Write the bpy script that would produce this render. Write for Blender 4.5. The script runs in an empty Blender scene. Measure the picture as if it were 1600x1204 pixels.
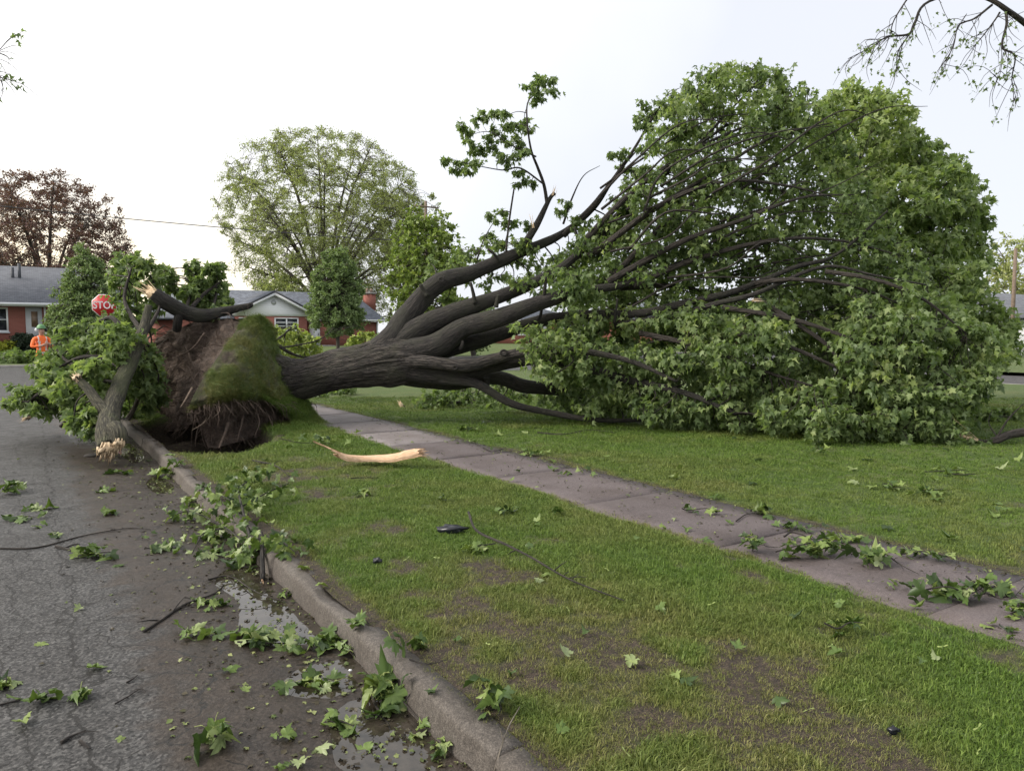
import bpy, bmesh, math, random
import numpy as np
from mathutils import Vector, Matrix, Euler
random.seed(7)
RNG = np.random.default_rng(11)
SC = bpy.context.scene
COL = SC.collection
PI = math.pi

# ------------------------------------------------------------------ camera
F_PX, CX, CY, CAM_Z = 1164.0, 800.0, 602.0, 1.6
PITCH = math.atan((602 - 520) / F_PX)
YAW = math.atan((800 - 40) / (F_PX / math.cos(PITCH)))
cam_d = bpy.data.cameras.new('camera')
cam_d.sensor_width = 36.0
cam_d.lens = F_PX / 1600 * 36.0
cam_d.clip_start = 0.05
cam_d.clip_end = 6000
cam = bpy.data.objects.new('camera', cam_d)
COL.objects.link(cam)
cam.location = (0, 0, CAM_Z)
cam.rotation_euler = (PI / 2 - PITCH, 0, -YAW)
SC.camera = cam

# ------------------------------------------------------------------ world, sun, exposure
SUN_EL, SUN_AZ = math.radians(36), math.radians(-68)       # azimuth from +Y towards +X
w = bpy.data.worlds.new('World'); SC.world = w; w.use_nodes = True
nt = w.node_tree; nt.nodes.clear()
sky = nt.nodes.new('ShaderNodeTexSky'); sky.sky_type = 'NISHITA'; sky.sun_disc = False
sky.sun_elevation = SUN_EL; sky.sun_rotation = SUN_AZ
sky.air_density = 1.0; sky.dust_density = 2.0; sky.ozone_density = 1.5
bg = nt.nodes.new('ShaderNodeBackground'); bg.inputs['Strength'].default_value = 0.1
# thin overcast: whiter towards the veiled sun, faintly blue away from it
tcw = nt.nodes.new('ShaderNodeTexCoord')
cloud = nt.nodes.new('ShaderNodeTexNoise'); cloud.inputs['Scale'].default_value = 1.6; cloud.inputs['Detail'].default_value = 5
dotn = nt.nodes.new('ShaderNodeVectorMath'); dotn.operation = 'DOT_PRODUCT'
dotn.inputs[1].default_value = (math.sin(SUN_AZ) * math.cos(SUN_EL), math.cos(SUN_AZ) * math.cos(SUN_EL), math.sin(SUN_EL))
addn = nt.nodes.new('ShaderNodeMath'); addn.operation = 'MULTIPLY_ADD'; addn.inputs[1].default_value = 0.7
ramp = nt.nodes.new('ShaderNodeValToRGB')
ramp.color_ramp.elements[0].position = 0.25; ramp.color_ramp.elements[0].color = (4.75, 4.87, 5.2, 1)
ramp.color_ramp.elements[1].position = 1.0; ramp.color_ramp.elements[1].color = (8.2, 8.0, 7.75, 1)
nt.links.new(tcw.outputs['Generated'], cloud.inputs['Vector']); nt.links.new(tcw.outputs['Generated'], dotn.inputs[0])
nt.links.new(cloud.outputs['Fac'], addn.inputs[0]); nt.links.new(dotn.outputs['Value'], addn.inputs[2])
mix = nt.nodes.new('ShaderNodeMix'); mix.data_type = 'RGBA'; mix.inputs[0].default_value = 0.90
out = nt.nodes.new('ShaderNodeOutputWorld')
nt.links.new(addn.outputs[0], ramp.inputs['Fac'])
nt.links.new(sky.outputs['Color'], mix.inputs[6]); nt.links.new(ramp.outputs['Color'], mix.inputs[7])
# low evening glow under the cloud edge, widest round azimuth -20 degrees
sepw = nt.nodes.new('ShaderNodeSeparateXYZ'); nt.links.new(tcw.outputs['Generated'], sepw.inputs[0])
elv = nt.nodes.new('ShaderNodeMapRange'); elv.interpolation_type = 'SMOOTHSTEP'; elv.inputs['From Min'].default_value = 0.24; elv.inputs['From Max'].default_value = 0.02; nt.links.new(sepw.outputs['Z'], elv.inputs['Value'])
dz_ = nt.nodes.new('ShaderNodeVectorMath'); dz_.operation = 'DOT_PRODUCT'; dz_.inputs[1].default_value = (math.sin(math.radians(-20)), math.cos(math.radians(-20)), 0); nt.links.new(tcw.outputs['Generated'], dz_.inputs[0])
azr = nt.nodes.new('ShaderNodeMapRange'); azr.interpolation_type = 'SMOOTHSTEP'; azr.inputs['From Min'].default_value = 0.70; azr.inputs['From Max'].default_value = 1.0; nt.links.new(dz_.outputs['Value'], azr.inputs['Value'])
gm = nt.nodes.new('ShaderNodeMath'); gm.operation = 'MULTIPLY'; nt.links.new(elv.outputs[0], gm.inputs[0]); nt.links.new(azr.outputs[0], gm.inputs[1])
glow = nt.nodes.new('ShaderNodeMix'); glow.data_type = 'RGBA'; glow.inputs[7].default_value = (8.6, 7.2, 4.6, 1); nt.links.new(gm.outputs[0], glow.inputs[0]); nt.links.new(mix.outputs[2], glow.inputs[6])
nt.links.new(glow.outputs[2], bg.inputs['Color']); nt.links.new(bg.outputs['Background'], out.inputs['Surface'])

sun_d = bpy.data.lights.new('sun', 'SUN'); sun_d.energy = 2.0; sun_d.angle = math.radians(25); sun_d.color = (1.0, 0.93, 0.84)
sun = bpy.data.objects.new('sun', sun_d); COL.objects.link(sun)
sdir = Vector((math.sin(SUN_AZ) * math.cos(SUN_EL), math.cos(SUN_AZ) * math.cos(SUN_EL), math.sin(SUN_EL)))
sun.rotation_euler = (-sdir).to_track_quat('-Z', 'Y').to_euler()
SC.view_settings.view_transform = 'Standard'; SC.view_settings.look = 'None'
SC.view_settings.exposure = 1.0; SC.view_settings.gamma = 1.0; SC.view_settings.use_curve_mapping = False
SC.render.engine = 'CYCLES'
SC.cycles.use_denoising = True
SC.cycles.use_adaptive_sampling = True; SC.cycles.adaptive_threshold = 0.02; SC.cycles.use_light_tree = False
SC.cycles.max_bounces = 4; SC.cycles.diffuse_bounces = 2; SC.cycles.glossy_bounces = 2
SC.cycles.transmission_bounces = 4; SC.cycles.transparent_max_bounces = 6

# ------------------------------------------------------------------ surveying helpers (where a point of the place lies)
_cy, _sy = math.cos(YAW), math.sin(YAW)
FH = np.array([_sy, _cy, 0.0]); RT = np.array([_cy, -_sy, 0.0])
FW = FH * math.cos(PITCH) + np.array([0, 0, -math.sin(PITCH)])
UP = np.cross(RT, FW)
CAM = np.array([0, 0, CAM_Z])
def ray(px, py): return FW + RT * ((px - CX) / F_PX) + UP * (-(py - CY) / F_PX)
def gp(px, py, z=0.0):
    r = ray(px, py); return CAM + r * ((z - CAM_Z) / r[2])
def dp(px, py, d):
    r = ray(px, py); return CAM + r * (d / np.dot(r, FH))
def yp(px, py, Y):
    r = ray(px, py); return CAM + r * (Y / r[1])
def to_px(P):
    P = np.asarray(P, float) - CAM
    d = P @ FW
    return CX + F_PX * (P @ RT) / d, CY - F_PX * (P @ UP) / d, d

# ------------------------------------------------------------------ noise
def _hash(i, j, k):
    n = (i * 374761393 + j * 668265263 + k * 1274126177) & 0xFFFFFFFF
    n = ((n ^ (n >> 13)) * 1103515245) & 0xFFFFFFFF
    n = ((n ^ (n >> 15)) * 2246822519) & 0xFFFFFFFF
    return ((n ^ (n >> 16)) & 0xFFFFFF) / float(0xFFFFFF)
def vnoise(p):
    p = np.asarray(p, float)
    if p.shape[1] == 2: p = np.c_[p, np.zeros(len(p))]
    f = np.floor(p).astype(np.int64); t = p - f; t = t * t * (3 - 2 * t)
    r = 0
    for dx in (0, 1):
        for dy in (0, 1):
            for dz in (0, 1):
                wgt = (t[:, 0] if dx else 1 - t[:, 0]) * (t[:, 1] if dy else 1 - t[:, 1]) * (t[:, 2] if dz else 1 - t[:, 2])
                r = r + wgt * _hash(f[:, 0] + dx, f[:, 1] + dy, f[:, 2] + dz)
    return r * 2 - 1
def fbm(p, oct=4, lac=2.03, gain=0.5):
    p = np.asarray(p, float); a = 1.0; s = 0; tot = 0
    for o in range(oct):
        s = s + a * vnoise(p + 17.3 * o); tot += a; p = p * lac; a *= gain
    return s / tot
def sstep(a, b, x):
    t = np.clip((x - a) / (b - a), 0, 1); return t * t * (3 - 2 * t)

# ------------------------------------------------------------------ scene graph helpers
def tag(o, label=None, cat=None, group=None, kind=None):
    if label: o['label'] = label
    if cat: o['category'] = cat
    if group: o['group'] = group
    if kind: o['kind'] = kind
    return o
def empty(name, loc, label=None, cat=None, group=None):
    o = bpy.data.objects.new(name, None); COL.objects.link(o); o.location = loc
    o.empty_display_size = 0.2
    return tag(o, label, cat, group)
def link(name, me, mat=None, parent=None, loc=None):
    o = bpy.data.objects.new(name, me); COL.objects.link(o)
    if mat is not None and len(me.materials) == 0: me.materials.append(mat)
    if loc is not None: o.location = loc
    if parent is not None:
        o.parent = parent
    return o
def fast_mesh(name, V, T=None, Q=None, smooth=False, attrs=None, uv=None, mats=None, matidx=None):
    V = np.asarray(V, np.float32)
    me = bpy.data.meshes.new(name)
    me.vertices.add(len(V)); me.vertices.foreach_set('co', V.ravel())
    loops = []; starts = []; n = 0
    if T is not None and len(T):
        T = np.asarray(T, np.int32); loops.append(T.ravel()); starts.append(np.arange(len(T)) * 3); n = len(T) * 3
    if Q is not None and len(Q):
        Q = np.asarray(Q, np.int32); loops.append(Q.ravel()); starts.append(n + np.arange(len(Q)) * 4)
    if loops:
        L = np.concatenate(loops).astype(np.int32); S = np.concatenate(starts).astype(np.int32)
        me.loops.add(len(L)); me.loops.foreach_set('vertex_index', L)
        me.polygons.add(len(S)); me.polygons.foreach_set('loop_start', S)
        if matidx is not None: me.polygons.foreach_set('material_index', np.asarray(matidx, np.int32))
        if smooth: me.polygons.foreach_set('use_smooth', np.ones(len(S), bool))
        if uv is not None:
            ul = me.uv_layers.new(name='UVMap'); ul.data.foreach_set('uv', np.asarray(uv, np.float32)[L].ravel())
    for k, a in (attrs or {}).items():
        a = np.asarray(a, np.float32)
        at = me.attributes.new(k, 'FLOAT' if a.ndim == 1 else 'FLOAT_VECTOR', 'POINT')
        at.data.foreach_set('value' if a.ndim == 1 else 'vector', a.ravel())
    for m in (mats or []): me.materials.append(m)
    me.update(calc_edges=True)
    return me

class MB:
    """collects verts / quads / tris of one mesh"""
    def __init__(s): s.V = []; s.Q = []; s.T = []; s.U = []; s.n = 0; s.A = []
    def add(s, V, Q=None, T=None, U=None, a=0.0):
        V = np.asarray(V, float)
        s.V.append(V)
        if Q is not None and len(Q): s.Q.append(np.asarray(Q, int) + s.n)
        if T is not None and len(T): s.T.append(np.asarray(T, int) + s.n)
        s.U.append(np.zeros((len(V), 2)) if U is None else np.asarray(U, float))
        s.A.append(np.full(len(V), a) if np.isscalar(a) else np.asarray(a, float))
        s.n += len(V)
    def box(s, x0, x1, y0, y1, z0, z1):
        V = [(x, y, z) for z in (z0, z1) for y in (y0, y1) for x in (x0, x1)]
        s.add(V, [(0, 2, 3, 1), (4, 5, 7, 6), (0, 1, 5, 4), (2, 6, 7, 3), (0, 4, 6, 2), (1, 3, 7, 5)])
    def prism(s, poly, axis_vec):
        """poly: (n,3) loop, extruded by vector"""
        P = np.asarray(poly, float); n = len(P); V = np.r_[P, P + np.asarray(axis_vec, float)]
        Q = [(i, (i + 1) % n, n + (i + 1) % n, n + i) for i in range(n)]
        T = [(0, i + 1, i) for i in range(1, n - 1)] + [(n, n + i, n + i + 1) for i in range(1, n - 1)]
        s.add(V, Q, T)
    def arrays(s):
        V = np.concatenate(s.V); U = np.concatenate(s.U); A = np.concatenate(s.A)
        Q = np.concatenate(s.Q) if s.Q else None; T = np.concatenate(s.T) if s.T else None
        return V, Q, T, U, A
    def build(s, name, mat, parent=None, smooth=False, loc=None, bevel=0):
        V, Q, T, U, A = s.arrays()
        me = fast_mesh(name, V, T, Q, smooth, {'tint': A}, U)
        if bevel:
            bm = bmesh.new(); bm.from_mesh(me)
            bmesh.ops.remove_doubles(bm, verts=bm.verts, dist=1e-5)
            bmesh.ops.bevel(bm, geom=list(bm.edges), offset=bevel, segments=2, affect='EDGES', clamp_overlap=True)
            bm.to_mesh(me); bm.free(); me.update()
        return link(name, me, mat, parent, loc)

def spline(P, sub=6):
    P = np.asarray(P, float)
    if len(P) < 3 or sub < 2: return P
    E = np.vstack([2 * P[0] - P[1], P, 2 * P[-1] - P[-2]]); o = []
    for i in range(1, len(E) - 2):
        a, b, c, d = E[i - 1], E[i], E[i + 1], E[i + 2]
        for t in np.arange(sub) / sub:
            o.append(0.5 * ((2 * b) + (c - a) * t + (2 * a - 5 * b + 4 * c - d) * t * t + (3 * b - a - 3 * c + d) * t ** 3))
    o.append(P[-1]); return np.array(o)
def norm(v):
    v = np.asarray(v, float); return v / np.maximum(np.linalg.norm(v, axis=-1, keepdims=True), 1e-9)
def tube_data(P, R, seg=8, cap=True, rough=0.0, ridge=0.0, seed=0.0):
    P = np.asarray(P, float); R = np.asarray(R, float); n = len(P)
    T = norm(np.gradient(P, axis=0)); 
    ref = np.array([0, 0, 1.0]) if abs(T[0][2]) < 0.9 else np.array([1.0, 0, 0])
    N = []; u = norm(np.cross(T[0], ref))
    for i in range(n):
        u = u - T[i] * np.dot(u, T[i]); u = norm(u); N.append(u)
    N = np.array(N); B = np.cross(T, N)
    a = np.linspace(0, 2 * PI, seg, endpoint=False)
    V = P[:, None] + (N[:, None] * np.cos(a)[None, :, None] + B[:, None] * np.sin(a)[None, :, None]) * R[:, None, None]
    Ls = np.r_[0, np.cumsum(np.linalg.norm(np.diff(P, axis=0), axis=1))]
    U = np.stack([np.broadcast_to((a / (2 * PI))[None], (n, seg)) * 2 * PI * max(R.max(), 1e-3), np.broadcast_to(Ls[:, None], (n, seg))], -1)
    if rough or ridge:
        dirs = norm(V - P[:, None]).reshape(-1, 3); Vf = V.reshape(-1, 3)
        Rr = np.repeat(R, seg)
        dsp = np.zeros(len(Vf))
        if rough: dsp += rough * fbm(Vf * 3.1 + seed, 3) * Rr
        if ridge:
            aa = np.tile(a, n); ll = np.repeat(Ls, seg)
            q = np.stack([np.cos(aa) * 7, np.sin(aa) * 7, ll * 1.5 + seed], 1)
            dsp += ridge * (1 - np.abs(fbm(q, 3)) * 2.4) * Rr
        V = (Vf + dirs * dsp[:, None]).reshape(n, seg, 3)
    V = V.reshape(-1, 3); U = U.reshape(-1, 2)
    i = np.arange(n - 1)[:, None] * seg; j = np.arange(seg)[None]; k = (np.arange(seg)[None] + 1) % seg
    Q = np.stack([i + j, i + k, i + seg + k, i + seg + j], -1).reshape(-1, 4)
    Tt = []
    if cap:
        V = np.vstack([V, P[0], P[-1]]); U = np.vstack([U, [0, 0], [0, Ls[-1]]]); c0 = n * seg
        for q in range(seg):
            Tt.append((c0, (q + 1) % seg, q)); Tt.append((c0 + 1, (n - 1) * seg + q, (n - 1) * seg + (q + 1) % seg))
    return V, Q, np.array(Tt) if Tt else None, U
def tube(mb, P, R, seg=8, sub=6, cap=True, rough=0.0, ridge=0.0, seed=0.0, a=0.0):
    P = np.asarray(P, float); R = np.asarray(R, float)
    if np.ndim(R) == 0: R = np.full(len(P), float(R))
    if sub > 1 and len(P) > 2:
        X = spline(np.c_[P, R], sub); P, R = X[:, :3], np.maximum(X[:, 3], 0.0008)
    V, Q, T, U = tube_data(P, R, seg, cap, rough, ridge, seed)
    mb.add(V, Q, T, U, a); return P, R

# ------------------------------------------------------------------ materials
def mat(name): 
    m = bpy.data.materials.new(name); m.use_nodes = True
    n = m.node_tree; b = n.nodes['Principled BSDF']; return m, n, b
def N(nt, t, **kw):
    n = nt.nodes.new('ShaderNode' + t)
    for k, v in kw.items():
        if k in n.inputs: n.inputs[k].default_value = v
        else: setattr(n, k, v)
    return n
def rampn(nt, fac, stops):
    r = nt.nodes.new('ShaderNodeValToRGB'); e = r.color_ramp.elements
    while len(e) < len(stops): e.new(0.5)
    for i, (p, c) in enumerate(stops):
        e[i].position = p; e[i].color = (*c, 1) if len(c) == 3 else c
    nt.links.new(fac, r.inputs['Fac']); return r.outputs['Color']
def noise(nt, scale, detail=4, rough=0.55, vec=None, dist=0.0):
    n = N(nt, 'TexNoise', Scale=scale, Detail=detail, Roughness=rough, Distortion=dist)
    if vec is not None: nt.links.new(vec, n.inputs['Vector'])
    return n.outputs['Fac']
def pos(nt):
    g = nt.nodes.new('ShaderNodeNewGeometry'); return g.outputs['Position']
def mapping(nt, vec, scale):
    m = N(nt, 'Mapping'); m.inputs['Scale'].default_value = scale; nt.links.new(vec, m.inputs['Vector']); return m.outputs['Vector']
def mixc(nt, fac, a, b, mode='MIX'):
    m = nt.nodes.new('ShaderNodeMix'); m.data_type = 'RGBA'; m.blend_type = mode
    for s, v in ((0, fac), (6, a), (7, b)):
        if isinstance(v, (int, float)): m.inputs[s].default_value = v
        elif isinstance(v, tuple): m.inputs[s].default_value = (*v, 1) if len(v) == 3 else v
        else: nt.links.new(v, m.inputs[s])
    return m.outputs[2]
def math_(nt, op, a, b=0.0, c=0.0):
    m = nt.nodes.new('ShaderNodeMath'); m.operation = op
    for i, v in enumerate((a, b, c)):
        if isinstance(v, (int, float)): m.inputs[i].default_value = v
        else: nt.links.new(v, m.inputs[i])
    return m.outputs[0]
def bump(nt, b, h, strength=0.5, dist=0.01):
    n = N(nt, 'Bump', Strength=strength, Distance=dist); nt.links.new(h, n.inputs['Height']); nt.links.new(n.outputs['Normal'], b.inputs['Normal'])
def attr(nt, name, typ='GEOMETRY'):
    a = nt.nodes.new('ShaderNodeAttribute'); a.attribute_name = name; a.attribute_type = typ; return a.outputs['Fac']
def plain(name, col, rough=0.6, metal=0.0, var=0.15, scale=6.0):
    m, n, b = mat(name)
    c = noise(n, scale, 4, 0.6, pos(n))
    col2 = tuple(x * (1 - var) for x in col); col3 = tuple(min(1, x * (1 + var)) for x in col)
    n.links.new(rampn(n, c, [(0.3, col2), (0.7, col3)]), b.inputs['Base Color'])
    b.inputs['Roughness'].default_value = rough; b.inputs['Metallic'].default_value = metal
    return m
def leaf_mat(name, stops, transl=0.3, rough=0.42, random_src='tint'):
    m, n, b = mat(name)
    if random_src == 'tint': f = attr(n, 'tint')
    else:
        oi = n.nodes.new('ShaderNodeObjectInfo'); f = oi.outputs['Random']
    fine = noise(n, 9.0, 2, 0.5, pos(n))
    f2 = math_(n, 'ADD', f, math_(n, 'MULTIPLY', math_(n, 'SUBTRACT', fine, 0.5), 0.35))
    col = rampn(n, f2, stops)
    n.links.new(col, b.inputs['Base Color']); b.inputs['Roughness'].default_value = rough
    b.inputs['Specular IOR Level'].default_value = 0.3
    t = N(n, 'BsdfTranslucent'); n.links.new(mixc(n, 1.0, col, (1.15, 1.25, 0.6), 'MULTIPLY'), t.inputs['Color'])
    ms = N(n, 'MixShader'); ms.inputs[0].default_value = transl
    n.links.new(b.outputs[0], ms.inputs[1]); n.links.new(t.outputs[0], ms.inputs[2])
    n.links.new(ms.outputs[0], n.nodes['Material Output'].inputs['Surface'])
    return m
def bark_mat(name, dark, light, moss=None, sc=14.0, strength=0.7):
    m, n, b = mat(name)
    uv = N(n, 'UVMap').outputs['UV']
    v = mapping(n, uv, (1.0, 0.16, 1.0))
    h = noise(n, sc * 1.6, 5, 0.65, v, 0.4)
    h2 = noise(n, sc * 7, 3, 0.6, v)
    vd = N(n, 'TexVoronoi', Scale=sc * 1.7, feature='DISTANCE_TO_EDGE'); jn = N(n, 'TexNoise', Scale=sc, Detail=4.0); n.links.new(v, jn.inputs['Vector'])
    jv = N(n, 'VectorMath', operation='MULTIPLY_ADD'); n.links.new(jn.outputs['Color'], jv.inputs[0]); jv.inputs[1].default_value = (.06, .06, .06); n.links.new(v, jv.inputs[2]); n.links.new(jv.outputs[0], vd.inputs['Vector'])
    plate = rampn(n, vd.outputs['Distance'], [(0.0, (0.0, 0.0, 0.0)), (0.22, (1, 1, 1))])
    hh = math_(n, 'ADD', math_(n, 'ADD', h, math_(n, 'MULTIPLY', h2, 0.4)), math_(n, 'MULTIPLY', plate, 0.35))
    col = rampn(n, math_(n, 'ADD', math_(n, 'MULTIPLY', h, .75), math_(n, 'MULTIPLY', plate, .22)), [(0.38, dark), (0.66, light)])
    if moss:
        g = N(n, 'NewGeometry'); sx = N(n, 'SeparateXYZ'); n.links.new(g.outputs['Position'], sx.inputs[0])
        big = noise(n, 2.2, 4, 0.6, pos(n))
        col = mixc(n, rampn(n, big, [(0.46, (0, 0, 0)), (0.62, (0.75, 0.75, 0.75))]), col, moss)
    n.links.new(col, b.inputs['Base Color']); b.inputs['Roughness'].default_value = 0.85
    bump(n, b, hh, strength, 0.05)
    return m

M = {}
M['bark'] = bark_mat('bark', (0.012, 0.010, 0.009), (0.095, 0.080, 0.068), (0.058, 0.056, 0.036), 17, 1.0)
M['bark_limb'] = bark_mat('bark_limb', (0.008, 0.007, 0.006), (0.050, 0.042, 0.036), (0.034, 0.034, 0.022), 20)
M['bark_green'] = bark_mat('bark_mossy', (0.028, 0.026, 0.017), (0.115, 0.105, 0.066), (0.075, 0.085, 0.034), 20, 0.9)
M['twig'] = bark_mat('twig_bark', (0.018, 0.014, 0.012), (0.055, 0.045, 0.036))
M['twig_pale'] = bark_mat('pale_branch_bark', (0.10, 0.085, 0.065), (0.24, 0.21, 0.17))
M['far_bark'] = plain('far_bark', (0.07, 0.06, 0.05), 0.9)
GREEN = [(0.0, (0.070, 0.108, 0.045)), (0.35, (0.145, 0.206, 0.082)), (0.7, (0.228, 0.298, 0.120)), (1.0, (0.34, 0.40, 0.165))]
YGREEN = [(0.0, (0.09, 0.13, 0.035)), (0.4, (0.17, 0.235, 0.06)), (0.75, (0.27, 0.34, 0.085)), (1.0, (0.37, 0.42, 0.11))]
M['leaf'] = leaf_mat('maple_leaf', GREEN, 0.46)
M['leaf_one'] = leaf_mat('maple_leaf_single', GREEN, 0.46, random_src='object')
M['leaf_top'] = leaf_mat('maple_leaf_yellow_green', YGREEN, 0.35)
M['leaf_ground'] = leaf_mat('maple_leaf_torn_off', [(0.0, (0.035, 0.06, 0.02)), (0.3, (0.07, 0.115, 0.03)), (0.6, (0.12, 0.18, 0.045)), (0.85, (0.19, 0.25, 0.07)), (1.0, (0.26, 0.31, 0.15))], 0.2, 0.38, 'object')
M['leaf_elm'] = leaf_mat('elm_leaf', [(0.0, (0.19, 0.225, 0.095)), (0.5, (0.31, 0.35, 0.15)), (1.0, (0.44, 0.46, 0.21))], 0.45, 0.6)
M['leaf_purple'] = leaf_mat('copper_leaf', [(0.0, (0.075, 0.04, 0.042)), (0.5, (0.17, 0.095, 0.09)), (1.0, (0.29, 0.17, 0.14))], 0.3, 0.6)
M['leaf_pear'] = leaf_mat('pear_leaf', [(0.0, (0.10, 0.15, 0.062)), (0.5, (0.19, 0.265, 0.108)), (1.0, (0.30, 0.37, 0.155))], 0.3, 0.5)
M['leaf_dark'] = leaf_mat('yew_leaf', [(0.0, (0.012, 0.022, 0.014)), (1.0, (0.035, 0.055, 0.03))], 0.1, 0.6)
M['leaf_gold'] = leaf_mat('gold_shrub_leaf', [(0.0, (0.14, 0.17, 0.02)), (1.0, (0.36, 0.38, 0.04))], 0.3, 0.6)

def wood_mat(name, a, b_, c):
    m, n, b = mat(name)
    f = noise(n, 7.0, 6, 0.7, pos(n), 1.2); g = noise(n, 60.0, 3, 0.6, pos(n))
    ff = math_(n, 'ADD', math_(n, 'MULTIPLY', f, .75), math_(n, 'MULTIPLY', g, .25))
    n.links.new(rampn(n, ff, [(0.3, a), (0.5, b_), (0.7, c)]), b.inputs['Base Color']); b.inputs['Roughness'].default_value = 0.6
    bump(n, b, ff, 0.5, 0.008); return m
M['wood'] = wood_mat('fresh_split_wood', (0.34, 0.22, 0.12), (0.62, 0.47, 0.30), (0.78, 0.66, 0.48))
M['wood_pale_end'] = wood_mat('torn_sapwood', (0.42, 0.22, 0.11), (0.66, 0.42, 0.26), (0.76, 0.56, 0.38))
M['wood_pale'] = bark_mat('barkless_sapwood', (0.50, 0.32, 0.19), (0.68, 0.48, 0.32), (0.62, 0.42, 0.27), 26, 0.35)

def soil_mat():
    m, n, b = mat('soil')
    p = pos(n); f = noise(n, 9, 6, 0.7, p); g = noise(n, 45, 4, 0.7, p)
    n.links.new(rampn(n, math_(n, 'ADD', math_(n, 'MULTIPLY', f, 0.6), math_(n, 'MULTIPLY', g, 0.4)),
        [(0.32, (0.018, 0.013, 0.010)), (0.52, (0.088, 0.062, 0.047)), (0.72, (0.20, 0.148, 0.112))]), b.inputs['Base Color'])
    b.inputs['Roughness'].default_value = 0.95; bump(n, b, math_(n, 'ADD', f, g), 1.0, 0.05); return m
M['soil'] = soil_mat()
M['root'] = plain('root', (0.085, 0.06, 0.045), 0.9, 0, 0.5, 30)
M['root_pale'] = plain('root_pale', (0.2, 0.15, 0.11), 0.85, 0, 0.4, 30)

def lawn_mat():
    m, n, b = mat('lawn')
    p = pos(n); so = attr(n, 'soil')
    f = noise(n, 1.3, 5, 0.6, p); g = noise(n, 38, 4, 0.75, p); g2 = noise(n, 140, 2, 0.7, p)
    gg = math_(n, 'ADD', math_(n, 'MULTIPLY', g, 0.5), math_(n, 'MULTIPLY', g2, 0.5))
    grass = rampn(n, gg, [(0.3, (0.02, 0.034, 0.007)), (0.5, (0.062, 0.10, 0.018)), (0.7, (0.12, 0.17, 0.035))])
    dry = rampn(n, gg, [(0.3, (0.045, 0.058, 0.014)), (0.7, (0.17, 0.19, 0.055))])
    col = mixc(n, rampn(n, f, [(0.42, (0, 0, 0)), (0.68, (0.8, 0.8, 0.8))]), grass, dry)
    soil = rampn(n, gg, [(0.36, (0.009, 0.007, 0.005)), (0.5, (0.040, 0.028, 0.018)), (0.64, (0.115, 0.085, 0.055))])
    col = mixc(n, so, col, soil)
    n.links.new(col, b.inputs['Base Color']); b.inputs['Roughness'].default_value = 0.9
    bump(n, b, gg, 0.9, 0.03); return m
M['lawn'] = lawn_mat()

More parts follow.
